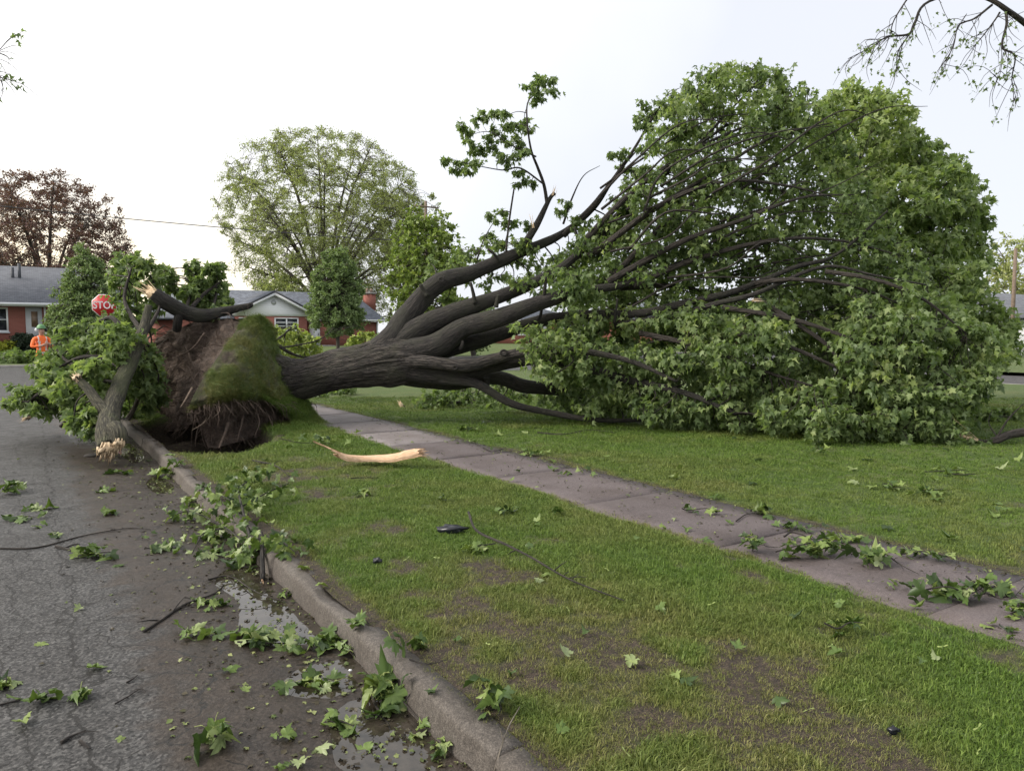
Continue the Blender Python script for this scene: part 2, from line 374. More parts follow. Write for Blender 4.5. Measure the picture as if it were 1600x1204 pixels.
def asphalt_mat():
    m, n, b = mat('asphalt')
    p = pos(n); s = N(n, 'SeparateXYZ'); n.links.new(p, s.inputs[0])
    agg = N(n, 'TexVoronoi', Scale=85.0); n.links.new(p, agg.inputs['Vector'])
    g = noise(n, 70, 4, 0.75, p); big = noise(n, 0.9, 5, 0.6, p); mid = noise(n, 5, 5, 0.65, p)
    fine = math_(n, 'ADD', math_(n, 'MULTIPLY', g, 0.6), math_(n, 'MULTIPLY', agg.outputs['Color'], 0.4))
    col = rampn(n, fine, [(0.30, (0.010, 0.010, 0.010)), (0.5, (0.048, 0.047, 0.046)), (0.72, (0.135, 0.131, 0.126))])
    # damp, silty band beside the kerb (x from 0.25 to 1.25 m)
    edge = math_(n, 'ADD', s.outputs['X'], math_(n, 'ADD', math_(n, 'MULTIPLY', math_(n, 'SUBTRACT', big, 0.5), 0.7), math_(n, 'MULTIPLY', math_(n, 'SUBTRACT', mid, 0.5), 0.5)))
    yv = N(n, 'MapRange'); n.links.new(s.outputs['Y'], yv.inputs['Value'])
    for k, v in (('From Min', 15.0), ('From Max', 22.0), ('To Min', 1.0), ('To Max', 0.0)): yv.inputs[k].default_value = v
    wet = N(n, 'MapRange', interpolation_type='SMOOTHSTEP'); n.links.new(edge, wet.inputs['Value'])
    for k, v in (('From Min', 0.30), ('From Max', 0.52), ('To Min', 0.0), ('To Max', 1.0)): wet.inputs[k].default_value = v
    wetf = math_(n, 'MULTIPLY', wet.outputs['Result'], yv.outputs['Result'])
    dirt = rampn(n, mid, [(0.3, (0.026, 0.021, 0.017)), (0.55, (0.055, 0.045, 0.036)), (0.75, (0.088, 0.075, 0.062))])
    dirt = mixc(n, 0.5, dirt, col)
    dirt = mixc(n, 1.0, dirt, (0.72, 0.62, 0.54), 'MULTIPLY')
    col = mixc(n, wetf, col, dirt)
    blot = rampn(n, noise(n, 2.3, 5, 0.65, p), [(0.42, (1, 1, 1)), (0.62, (0.78, 0.77, 0.76))])
    col = mixc(n, 1.0, col, blot, 'MULTIPLY')
    # cracks
    dv = N(n, 'TexVoronoi', Scale=1.0, feature='DISTANCE_TO_EDGE'); wv = N(n, 'VectorMath', operation='ADD')
    nn = N(n, 'TexNoise', Scale=3.0, Detail=6.0); n.links.new(p, nn.inputs['Vector'])
    sc_ = N(n, 'VectorMath', operation='SCALE'); sc_.inputs['Scale'].default_value = 0.5; n.links.new(nn.outputs['Color'], sc_.inputs[0])
    n.links.new(p, wv.inputs[0]); n.links.new(sc_.outputs[0], wv.inputs[1]); n.links.new(wv.outputs[0], dv.inputs['Vector'])
    ck = math_(n, 'LESS_THAN', dv.outputs['Distance'], 0.006)
    keep = math_(n, 'GREATER_THAN', noise(n, 0.8, 2, 0.5, p), 0.43)
    ck = math_(n, 'MULTIPLY', ck, keep)
    n1 = noise(n, 2.2, 5, 0.6, p)
    lx = math_(n, 'ADD', s.outputs['X'], math_(n, 'MULTIPLY', math_(n, 'SUBTRACT', n1, 0.5), 0.35))
    lng = math_(n, 'LESS_THAN', math_(n, 'ABSOLUTE', math_(n, 'SUBTRACT', lx, 0.16)), 0.008)
    lx2 = math_(n, 'ADD', s.outputs['X'], math_(n, 'MULTIPLY', math_(n, 'SUBTRACT', noise(n, 1.7, 6, 0.65, p, .5), 0.5), 0.5))
    ck = math_(n, 'MAXIMUM', ck, math_(n, 'LESS_THAN', math_(n, 'ABSOLUTE', math_(n, 'SUBTRACT', lx2, -0.12)), 0.006))
    ck = math_(n, 'MAXIMUM', ck, lng)
    col = mixc(n, math_(n, 'MULTIPLY', ck, 0.85), col, (0.012, 0.011, 0.01))
    n.links.new(col, b.inputs['Base Color']); b.inputs['Specular IOR Level'].default_value = .3
    rr = N(n, 'MapRange'); n.links.new(mid, rr.inputs['Value'])
    for k, v in (('From Min', 0.3), ('From Max', 0.7), ('To Min', 0.50), ('To Max', 0.75)): rr.inputs[k].default_value = v
    n.links.new(math_(n, 'SUBTRACT', rr.outputs['Result'], math_(n, 'MULTIPLY', wetf, 0.16)), b.inputs['Roughness'])
    hh = math_(n, 'SUBTRACT', fine, math_(n, 'MULTIPLY', ck, 1.5))
    bump(n, b, hh, 0.8, 0.010); return m
M['asphalt'] = asphalt_mat()

def concrete_mat(name, a, b_, c, sc=30):
    m, n, b = mat(name)
    p = pos(n); f = noise(n, sc, 6, 0.7, p); g = noise(n, 2.0, 5, 0.6, p); v = noise(n, 160, 2, 0.6, p)
    ff = math_(n, 'ADD', math_(n, 'MULTIPLY', f, 0.5), math_(n, 'MULTIPLY', v, 0.5))
    col = rampn(n, ff, [(0.3, a), (0.5, b_), (0.7, c)])
    oi = n.nodes.new('ShaderNodeObjectInfo')
    tone = rampn(n, oi.outputs['Random'], [(0, (0.86, 0.85, 0.85)), (1, (1.06, 1.04, 1.02))])
    col = mixc(n, 1.0, col, tone, 'MULTIPLY')
    st = rampn(n, g, [(0.35, (0.72, 0.69, 0.66)), (0.6, (1, 1, 1))])
    col = mixc(n, 1.0, col, st, 'MULTIPLY')
    n.links.new(col, b.inputs['Base Color']); b.inputs['Roughness'].default_value = 0.75
    bump(n, b, ff, 0.6, 0.008); return m
M['walk'] = concrete_mat('sidewalk_concrete', (0.12, 0.108, 0.11), (0.18, 0.163, 0.165), (0.24, 0.222, 0.222))
M['walk_brown'] = concrete_mat('sidewalk_worn', (0.040, 0.033, 0.034), (0.108, 0.090, 0.091), (0.20, 0.172, 0.172), 60)
M['kerb'] = concrete_mat('kerb_concrete', (0.030, 0.026, 0.022), (0.088, 0.077, 0.066), (0.19, 0.17, 0.15), 40)
M['kerb_far'] = concrete_mat('far_kerb', (0.2, 0.19, 0.18), (0.3, 0.29, 0.28), (0.4, 0.39, 0.37), 10)

def water_mat():
    m, n, b = mat('puddle_water')
    p = pos(n)
    c = rampn(n, noise(n, 14, 4, 0.6, p), [(0.35, (0.018, 0.015, 0.011)), (0.65, (0.05, 0.042, 0.032))])
    n.links.new(c, b.inputs['Base Color']); b.inputs['Roughness'].default_value = 0.03; b.inputs['IOR'].default_value = 1.5
    bump(n, b, noise(n, 12, 2, 0.5, p), 0.06, 0.01); return m
M['water'] = water_mat()

def brick_mat(name, c1, c2, mortar):
    m, n, b = mat(name)

    s = N(n, 'SeparateXYZ'); n.links.new(pos(n), s.inputs[0]); c = N(n, 'CombineXYZ')
    n.links.new(math_(n, 'ADD', s.outputs['X'], s.outputs['Y']), c.inputs[0]); n.links.new(s.outputs['Z'], c.inputs[1])
    t = N(n, 'TexBrick', Scale=4.2); t.inputs['Color1'].default_value = (*c1, 1); t.inputs['Color2'].default_value = (*c2, 1); t.inputs['Mortar'].default_value = (*mortar, 1)
    t.inputs['Mortar Size'].default_value = 0.012; t.inputs['Row Height'].default_value = 0.3; t.inputs['Brick Width'].default_value = 0.95
    n.links.new(c.outputs[0], t.inputs['Vector'])
    n.links.new(mixc(n, 0.5, t.outputs['Color'], mixc(n, noise(n, 1.5, 4, 0.6, pos(n)), c1, c2)), b.inputs['Base Color']); b.inputs['Roughness'].default_value = 0.85
    bump(n, b, t.outputs['Fac'], -0.3, 0.01); return m
M['brick'] = brick_mat('red_brick', (0.21, 0.07, 0.052), (0.28, 0.10, 0.075), (0.28, 0.2, 0.17))
def shingle_mat(name, c1, c2):
    m, n, b = mat(name)
    s = N(n, 'SeparateXYZ'); n.links.new(pos(n), s.inputs[0]); c = N(n, 'CombineXYZ')
    n.links.new(s.outputs['X'], c.inputs[0]); n.links.new(math_(n, 'ADD', math_(n, 'MULTIPLY', s.outputs['Z'], 2.2), 0.0), c.inputs[1])
    t = N(n, 'TexBrick', Scale=2.2); t.inputs['Color1'].default_value = (*c1, 1); t.inputs['Color2'].default_value = (*c2, 1)
    t.inputs['Mortar'].default_value = tuple(x * 0.45 for x in c1) + (1,); t.inputs['Mortar Size'].default_value = 0.02
    n.links.new(c.outputs[0], t.inputs['Vector'])
    n.links.new(mixc(n, 0.35, t.outputs['Color'], mixc(n, noise(n, 3, 4, 0.6, pos(n)), c1, c2)), b.inputs['Base Color']); b.inputs['Roughness'].default_value = 0.8
    bump(n, b, t.outputs['Fac'], -0.4, 0.02); return m
M['roof'] = shingle_mat('grey_shingle', (0.085, 0.09, 0.105), (0.16, 0.17, 0.19))
M['roof_dark'] = shingle_mat('slate_shingle', (0.06, 0.068, 0.085), (0.19, 0.21, 0.25))
def siding_mat():
    m, n, b = mat('white_siding')
    wv = N(n, 'TexWave', wave_type='BANDS', bands_direction='Z', wave_profile='SAW', Scale=1.9); n.links.new(pos(n), wv.inputs['Vector'])
    n.links.new(rampn(n, wv.outputs['Fac'], [(0.0, (0.55, 0.56, 0.58)), (0.15, (0.74, 0.75, 0.77)), (1.0, (0.78, 0.79, 0.8))]), b.inputs['Base Color'])
    b.inputs['Roughness'].default_value = 0.5; bump(n, b, wv.outputs['Fac'], 0.5, 0.02); return m
M['siding'] = siding_mat()
M['white'] = plain('white_paint', (0.72, 0.73, 0.75), 0.45, 0, 0.05)
M['grey_paint'] = plain('grey_paint', (0.42, 0.43, 0.45), 0.5, 0, 0.06)
M['fascia'] = plain('dark_fascia', (0.05, 0.055, 0.065), 0.6)
M['glass'] = plain('window_glass', (0.02, 0.024, 0.03), 0.08, 0, 0.4, 2.0)
M['curtain'] = plain('curtained_pane', (0.14, 0.09, 0.06), 0.4, 0, 0.6, 5.0)
M['metal'] = plain('galvanised_metal', (0.35, 0.35, 0.35), 0.45, 0.7)
M['wire'] = plain('wire', (0.03, 0.03, 0.035), 0.6)
M['pole'] = plain('pole_wood', (0.16, 0.12, 0.09), 0.9, 0, 0.3, 8)
M['sign_red'] = plain('sign_red', (0.50, 0.022, 0.028), 0.4, 0, 0.05)
M['sign_white'] = plain('sign_white', (0.78, 0.76, 0.74), 0.4, 0, 0.03)
M['orange'] = plain('orange_jacket', (0.85, 0.16, 0.03), 0.7, 0, 0.15, 20)
M['navy'] = plain('navy_trousers', (0.025, 0.03, 0.06), 0.8, 0, 0.2, 20)
M['skin'] = plain('skin', (0.46, 0.27, 0.20), 0.5, 0, 0.08, 20)
M['black'] = plain('black_plastic', (0.008, 0.009, 0.014), 0.3, 0, 0.4, 30)
M['boot'] = plain('boot_leather', (0.03, 0.025, 0.02), 0.6)
M['helmet_g'] = plain('helmet_green', (0.07, 0.20, 0.07), 0.5)
M['silver'] = plain('reflective_tape', (0.6, 0.6, 0.58), 0.3, 0.3)
M['blade'] = None

def grass_blade_mat(name='grass_blade', k=1.0, r_=1.0):
    m, n, b = mat(name)
    dry = attr(n, 'dry', 'INSTANCER')
    oi = n.nodes.new('ShaderNodeObjectInfo')
    f = math_(n, 'ADD', math_(n, 'MULTIPLY', oi.outputs['Random'], 0.55), math_(n, 'MULTIPLY', attr(n, 'tint'), 0.45))
    g = rampn(n, f, [(0.0, (0.048, 0.090, 0.015)), (0.5, (0.112, 0.188, 0.030)), (1.0, (0.205, 0.285, 0.058))])
    y = rampn(n, f, [(0.0, (0.08, 0.095, 0.024)), (0.5, (0.185, 0.20, 0.055)), (1.0, (0.34, 0.31, 0.13))])
    col = mixc(n, 1.0, mixc(n, dry, g, y), (k * r_, k, k), 'MULTIPLY')
    n.links.new(col, b.inputs['Base Color']); b.inputs['Roughness'].default_value = 0.5; b.inputs['Specular IOR Level'].default_value = 0.25
    t = N(n, 'BsdfTranslucent'); n.links.new(col, t.inputs['Color']); ms = N(n, 'MixShader'); ms.inputs[0].default_value = 0.3
    n.links.new(b.outputs[0], ms.inputs[1]); n.links.new(t.outputs[0], ms.inputs[2]); n.links.new(ms.outputs[0], n.nodes['Material Output'].inputs['Surface'])
    return m
M['blade'] = grass_blade_mat(); M['blade_matted'] = grass_blade_mat('matted_blade', .78, 1.05)

# ------------------------------------------------------------------ SETTING: ground sheets
KX0, KX1 = 1.325, 1.455           # kerb
WX0, WX1 = 3.88, 5.02           # sidewalk
VERGE_Y1 = 25.0

def struct(name, mb_or_me, m, parent=None):
    o = mb_or_me.build(name, m, parent) if isinstance(mb_or_me, MB) else link(name, mb_or_me, m, parent)
    if parent is None: o['kind'] = 'structure'
    return o
def sheet(name, x0, x1, y0, y1, z, m):
    me = fast_mesh(name, [(x0, y0, z), (x1, y0, z), (x1, y1, z), (x0, y1, z)], Q=[(0, 1, 2, 3)], attrs={'soil': np.zeros(4)})
    return struct(name, me, m)
sheet('ground', -2500, 2500, -2500, 2500, -0.75, M['lawn'])

def grid(x0, x1, y0, y1, nx, ny, zf):
    xs = np.linspace(x0, x1, nx); ys = np.linspace(y0, y1, ny)
    X, Y = np.meshgrid(xs, ys); P = np.c_[X.ravel(), Y.ravel()]
    Z = zf(P)
    i = np.arange(ny - 1)[:, None] * nx; j = np.arange(nx - 1)[None]
    Q = np.stack([i + j, i + j + 1, i + nx + j + 1, i + nx + j], -1).reshape(-1, 4)
    return np.c_[P, Z], Q
# road
DIPS = [(*gp(445, 965)[:2], .17, .42), (*gp(525, 1048)[:2], .20, .16), (*gp(640, 1135)[:2], .16, .34), (*gp(405, 898)[:2], .12, .3), (*gp(285, 752)[:2], .10, .5), (*gp(212, 705)[:2], .12, .9)]
def road_z(P):
    x, y = P[:, 0], P[:, 1]
    z = 0.012 * fbm(P * 0.6, 3) - 0.012 * sstep(0.55, 1.25, x) + 0.002 + 0.006 * fbm(P * 5.0, 4) * sstep(0.2, 0.6, x)
    for cx, cy, rx, ry in DIPS:
        z = z - 0.036 * np.exp(-(((x - min(cx, 1.12)) / (rx * 1.35)) ** 2 + ((y - cy) / ry) ** 2))
    return z
rxs = np.r_[np.linspace(-9, 0, 30), np.linspace(0.06, 0.56, 10), np.linspace(0.58, KX0 + 0.02, 42)]; rys = np.r_[np.linspace(-6, 1.4, 20), np.linspace(1.43, 8, 300), np.linspace(8.1, VERGE_Y1, 150)]
X, Y = np.meshgrid(rxs, rys); V = np.c_[X.ravel(), Y.ravel()]; V = np.c_[V, road_z(V)]; nx_ = len(rxs)
i_ = np.arange(len(rys) - 1)[:, None] * nx_; j_ = np.arange(nx_ - 1)[None]; Q = np.stack([i_ + j_, i_ + j_ + 1, i_ + nx_ + j_ + 1, i_ + nx_ + j_], -1).reshape(-1, 4)
struct('road', fast_mesh('road', V, Q=Q, smooth=True), M['asphalt'])
sheet('cross_street', -120, 120, VERGE_Y1 - 0.01, 42.0, -0.012, M['asphalt'])

def pit_w(P):
    """how far a point of the verge lies inside the root pit (0..1)"""
    x, y = P[:, 0], P[:, 1]
    e = ((x - 2.08) / 0.95) ** 2 + ((y - 11.7) / 2.35) ** 2 + 0.25 * fbm(P * 2.0, 3)
    return 1 - sstep(0.55, 1.05, e)
def soil_w(P):
    """bare, worn earth on the verge (0..1)"""
    x, y = P[:, 0], P[:, 1]
    n = fbm(P * np.array([1.5, 1.1]) + 3.7, 4)
    fine_n = fbm(P * 5.5 + 1.3, 4)
    worn = .66 * np.exp(-(((x - 2.15) / .75) ** 2 + ((y - 2.3) / 1.5) ** 2))
    for cx, cy, rx, ry, a in ((2.35, 6.3, 0.45, 0.3, 0.5), (2.2, 5.2, 0.3, 0.35, 0.45), (1.75, 4.3, 0.25, 0.7, 0.4), (2.1, 7.4, 0.5, 0.3, 0.4), (1.62, 2.4, .2, 1.2, .35)):
        worn = np.maximum(worn, a * np.exp(-(((x - cx) / rx) ** 2 + ((y - cy) / ry) ** 2)))
    w_ = sstep(0.18, 0.75, worn * 1.1 + 0.65 * n + .6 * fine_n + .07)
    edge = sstep(0.10, 0.0, x - KX1 - 0.05 * (1 + n))
    edge2 = sstep(0.09, 0.0, WX0 - x - 0.05 * n) * 0.6
    return np.maximum(np.maximum(w_, edge), edge2)
def verge_z(P):
    z = 0.112 + 0.035 * sstep(0.1, 0.6, P[:, 0] - KX1) + 0.016 * fbm(P * 1.3, 3) + 0.004 * fbm(P * 9, 2) - 0.02 * sstep(0.15, 0, WX0 - P[:, 0])
    pw = pit_w(P)
    z = z - pw * (0.42 + 0.10 * fbm(P * 3.2, 4)) * sstep(0.0, 0.22, P[:, 0] - KX1)
    z = z + pw * 0.03 * fbm(P * 11, 3)
    return z
V, Q = grid(KX1 - 0.05, WX0 + 0.02, -4, VERGE_Y1, 66, 700, verge_z)
sw = np.maximum(soil_w(V[:, :2]), sstep(0.05, 0.3, pit_w(V[:, :2])))
struct('verge_lawn', fast_mesh('verge_lawn', V, Q=Q, smooth=True, attrs={'soil': sw}), M['lawn'])
def lawn_z(P):
    return 0.118 + 0.03 * fbm(P * 0.35, 3) * sstep(0, 1.5, P[:, 0] - WX1) + 0.006 * fbm(P * 4, 2)
def lawn_soil(P):
    n = fbm(P * 1.4 + 9.1, 4)
    return np.maximum(sstep(0.14, 0.0, P[:, 0] - WX1 - 0.16 * (n + 0.3)), 0.6 * sstep(0.42, 0.6, n))
V, Q = grid(WX1 - 0.02, 23.8, -9, VERGE_Y1, 190, 260, lawn_z)
struct('lawn', fast_mesh('lawn', V, Q=Q, smooth=True, attrs={'soil': lawn_soil(V[:, :2])}), M['lawn'])
# far yards
def yard_z(P): return 0.10 + 0.45 * sstep(43, 51, P[:, 1]) + 0.03 * fbm(P * 0.3, 2)
V, Q = grid(-120, 160, 42.15, 240, 150, 110, yard_z)
struct('far_yard', fast_mesh('far_yard', V, Q=Q, smooth=True, attrs={'soil': np.zeros(len(V))}), M['lawn'])
sheet('side_street', 24.0, 31.0, -40, VERGE_Y1 - 0.02, 0.0, M['asphalt'])
sheet('east_yard', 31.2, 200, -60, VERGE_Y1 - 0.02, 0.12, M['lawn'])
sheet('west_yard', -120, -9.15, -60, VERGE_Y1 - 0.02, 0.12, M['lawn'])

# kerbs: cast lengths with joints
def kerb_len(y0, y1, sk):
    n = max(8, int((y1 - y0) / 0.05)); ys = np.linspace(y0, y1, n)
    prof = np.array([(-0.014, -0.12), (-0.012, 0.0), (0.0, 0.075), (0.002, 0.092), (0.008, 0.104), (0.020, 0.113), (0.036, 0.117), (0.060, 0.118), (0.126, 0.117), (0.130, -0.12)])
    m_ = len(prof); V = []
    for y in ys:
        for (a, z) in prof:
            V.append((KX0 + a + sk, y, z))
    V = np.array(V); d = fbm(V * 7.0, 4); d2 = fbm(V * np.array([2, 1.2, 2]), 3)
    V[:, 0] += -0.016 * d - 0.014 * d2; V[:, 2] += np.where(V[:, 2] > 0, 0.012 * d - 0.010 * np.abs(d2) - 0.03 * sstep(.35, .6, d2), 0)
    i = np.arange(n - 1)[:, None] * m_; j = np.arange(m_ - 1)[None]
    Q = np.stack([i + j, i + m_ + j, i + m_ + j + 1, i + j + 1], -1).reshape(-1, 4)
    T = [(0, k, k + 1) for k in range(1, m_ - 1)] + [((n - 1) * m_, (n - 1) * m_ + k + 1, (n - 1) * m_ + k) for k in range(1, m_ - 1)]
    return fast_mesh('kerb_stone', V, T, Q, True, uv=None)
kerb = empty('kerb', (0, 0, 0)); kerb['kind'] = 'structure'
ky = [-4, -0.9, 2.15, 4.95, 8.3, 11.6, 14.9, 18.2, 21.5, 24.9]
for a, b_ in zip(ky[:-1], ky[1:]):
    link('kerb_stone', kerb_len(a + 0.006, b_ - 0.006, random.uniform(-0.012, 0.012)), M['kerb'], kerb)
mbk = MB(); mbk.box(-120, 120, 42.0, 42.15, -0.1, 0.10); struct('far_kerb', mbk, M['kerb_far'])
mbk = MB(); mbk.box(23.8, 24.0, -40, VERGE_Y1 - 0.05, -0.1, 0.13); struct('side_street_kerb', mbk, M['kerb_far'])

# sidewalk slabs
walk = empty('sidewalk', (0, 0, 0)); walk['kind'] = 'structure'
wy = [-3.2, -1.0, 0.6, 2.0, 3.45, 4.95, 6.4, 7.7, 8.95, 10.3, 11.65, 13.0, 14.35, 15.7, 17.1, 18.5, 19.9, 21.3, 22.7, 24.1, 24.9]
for i, (a, b_) in enumerate(zip(wy[:-1], wy[1:])):
    tz = random.uniform(-0.006, 0.003); tl = random.uniform(-0.004, 0.004)
    nx, ny = 6, 8
    V, Q = grid(WX0, WX1, a + 0.007, b_ - 0.007, nx, ny, lambda P: 0.128 + tz + tl * (P[:, 0] - 4.5) + 0.004 * fbm(P * 2.5, 2))
    ring = [k for k in range(nx)] + [nx * (r + 1) - 1 for r in range(1, ny)] + [nx * ny - 1 - k for k in range(1, nx)] + [nx * (ny - 1 - r) for r in range(1, ny - 1)]
    W_ = V[ring].copy(); W_[:, 2] -= 0.09; off = len(V)
    Qs = [(ring[k], off + k, off + (k + 1) % len(ring), ring[(k + 1) % len(ring)]) for k in range(len(ring))]
    me = fast_mesh('slab', np.r_[V, W_], Q=np.r_[Q, np.array(Qs)])
    link('slab', me, M['walk'] if a > 8.5 else M['walk_brown'], walk)

# puddles in the gutter
for k_, (cx, cy, rx, ry) in enumerate(DIPS):
    c_ = np.array([min(cx, 1.12), cy]); n_ = 40; a_ = np.linspace(0, 2 * PI, n_ + 1)[:-1]
    S = np.c_[c_[0] + rx * 2.2 * np.cos(a_), c_[1] + ry * 1.9 * np.sin(a_)]; S[:, 0] = np.minimum(S[:, 0], KX0 + .01)
    V = np.c_[np.r_[[c_], S], np.full(n_ + 1, -0.021 + .0006 * k_)]
    o = link('puddle', fast_mesh('puddle', V, [(0, 1 + k, 1 + (k + 1) % n_) for k in range(n_)]), M['water']); o['kind'] = 'structure'

# ------------------------------------------------------------------ leaves
def leaf_template(half, cz, cup=0.12, fold=0.0, tip=0.0, wav=0.0, seed=0):
    """outline of a maple leaf: half outline mirrored, fanned from the palm centre"""
    half = np.array(half, float); left = half[1:-1][::-1].copy(); left[:, 0] *= -1
    O = np.vstack([half, left]); V = np.vstack([[0, cz], O])
    x, y = V[:, 0], V[:, 1]
    r = np.random.default_rng(seed)
    z = cup * (x ** 2 + (y - cz) ** 2) * -1 + fold * np.abs(x) - tip * np.maximum(y - cz, 0) ** 2 + wav * r.normal(size=len(V))
    n = len(O)
    return np.c_[x, y, z], np.array([(0, 1 + k, 1 + (k + 1) % n) for k in range(n)])
LOW = [(0, 0), (0.36, -0.06), (0.27, 0.16), (0.60, 0.45), (0.22, 0.47), (0, 1.0)]
FINE = [(0, 0.03), (0.16, -0.10), (0.40, -0.07), (0.36, 0.09), (0.27, 0.16), (0.47, 0.21), (0.63, 0.45), (0.46, 0.45), (0.38, 0.57), (0.21, 0.47), (0.25, 0.67), (0.14, 0.72), (0, 1.0)]
def leaf_kinds(half, n, wav, jit, seed):
    r = np.random.default_rng(seed); out_ = []
    for k in range(n):
        tv, tt = leaf_template(half, 0.28, r.uniform(-.1, .8), r.uniform(-.35, .75), r.uniform(-.2, 1.0), wav, seed + k)
        tv[1:, :2] *= 1 + r.normal(size=(len(tv) - 1, 1)) * jit; tv[:, 0] *= r.uniform(.7, 1.1); out_.append((tv, tt))
    return out_
TLOW = leaf_kinds(LOW, 9, .045, .10, 40); TFINE = leaf_kinds(FINE, 12, .05, .09, 60)
TDIA = [(np.array([(0, 0, 0), (0.36, 0.45, 0.08), (0, 1, -0.1), (-0.36, 0.45, 0.08)]), np.array([(0, 1, 2), (0, 2, 3)]))]

def frames(tip, nrm):
    """rotation matrices whose columns are side, tip, normal"""
    t = norm(tip); n = nrm - t * (nrm * t).sum(1, keepdims=True); n = norm(n); s = np.cross(t, n)
    return np.stack([s, t, n], -1)
def leaf_arrays(P, R, S, tint, templates, rng):
    k = rng.integers(0, len(templates), len(P)); Vs, Ts, As = [], [], []; off = 0
    for i, (tv, tt) in enumerate(templates):
        m = k == i; c = int(m.sum())
        if not c: continue
        v = np.einsum('nij,vj->nvi', R[m], tv) * S[m][:, None, None] + P[m][:, None]
        Vs.append(v.reshape(-1, 3)); Ts.append((tt[None] + (np.arange(c) * len(tv))[:, None, None] + off).reshape(-1, 3))
        As.append(np.repeat(tint[m], len(tv))); off += c * len(tv)
    return np.concatenate(Vs), np.concatenate(Ts), np.concatenate(As)
FINE_ME = []
for i, (tv, tt) in enumerate(TFINE):
    for mk in ('leaf_ground', 'leaf_one'):
        FINE_ME.append(fast_mesh('leaf', tv, tt, mats=[M[mk]]))
FINE_GROUND, FINE_TREE = FINE_ME[0::2], FINE_ME[1::2]
def leaf_obj(P, R, s, parent, pool, loc0=(0, 0, 0), name='leaf'):
    o = bpy.data.objects.new(name, pool[random.randrange(len(pool))]); COL.objects.link(o)
    m = Matrix([[*map(float, R[i] * s), float(P[i] - loc0[i])] for i in range(3)] + [[0, 0, 0, 1]])
    if parent is not None: o.parent = parent
    o.matrix_local = m
    return o

def unit(rng, n):
    v = rng.normal(size=(n, 3)); return norm(v)
def twig_batch(mb, A, B, C, r0):
    """many three-point, three-sided twigs at once"""
    n = len(A); t = norm(C - A); ref = np.where(np.abs(t[:, 2:3]) < .9, np.array([[0, 0, 1.0]]), np.array([[1.0, 0, 0]])); u = norm(np.cross(t, ref)); v = np.cross(t, u)
    V = np.empty((n, 9, 3))
    for i, (P, k) in enumerate(((A, 1.0), (B, .7), (C, .3))):
        for j in range(3):
            a = 2.0944 * j; V[:, i * 3 + j] = P + (u * math.cos(a) + v * math.sin(a)) * r0 * k
    q = np.array([(0, 1, 4, 3), (1, 2, 5, 4), (2, 0, 3, 5), (3, 4, 7, 6), (4, 5, 8, 7), (5, 3, 6, 8)])
    U = np.tile(np.repeat(np.array([0, .1, .2]), 3)[:, None], (n, 2))
    mb.add(V.reshape(-1, 3), (q[None] + (np.arange(n) * 9)[:, None, None]).reshape(-1, 4), None, U)
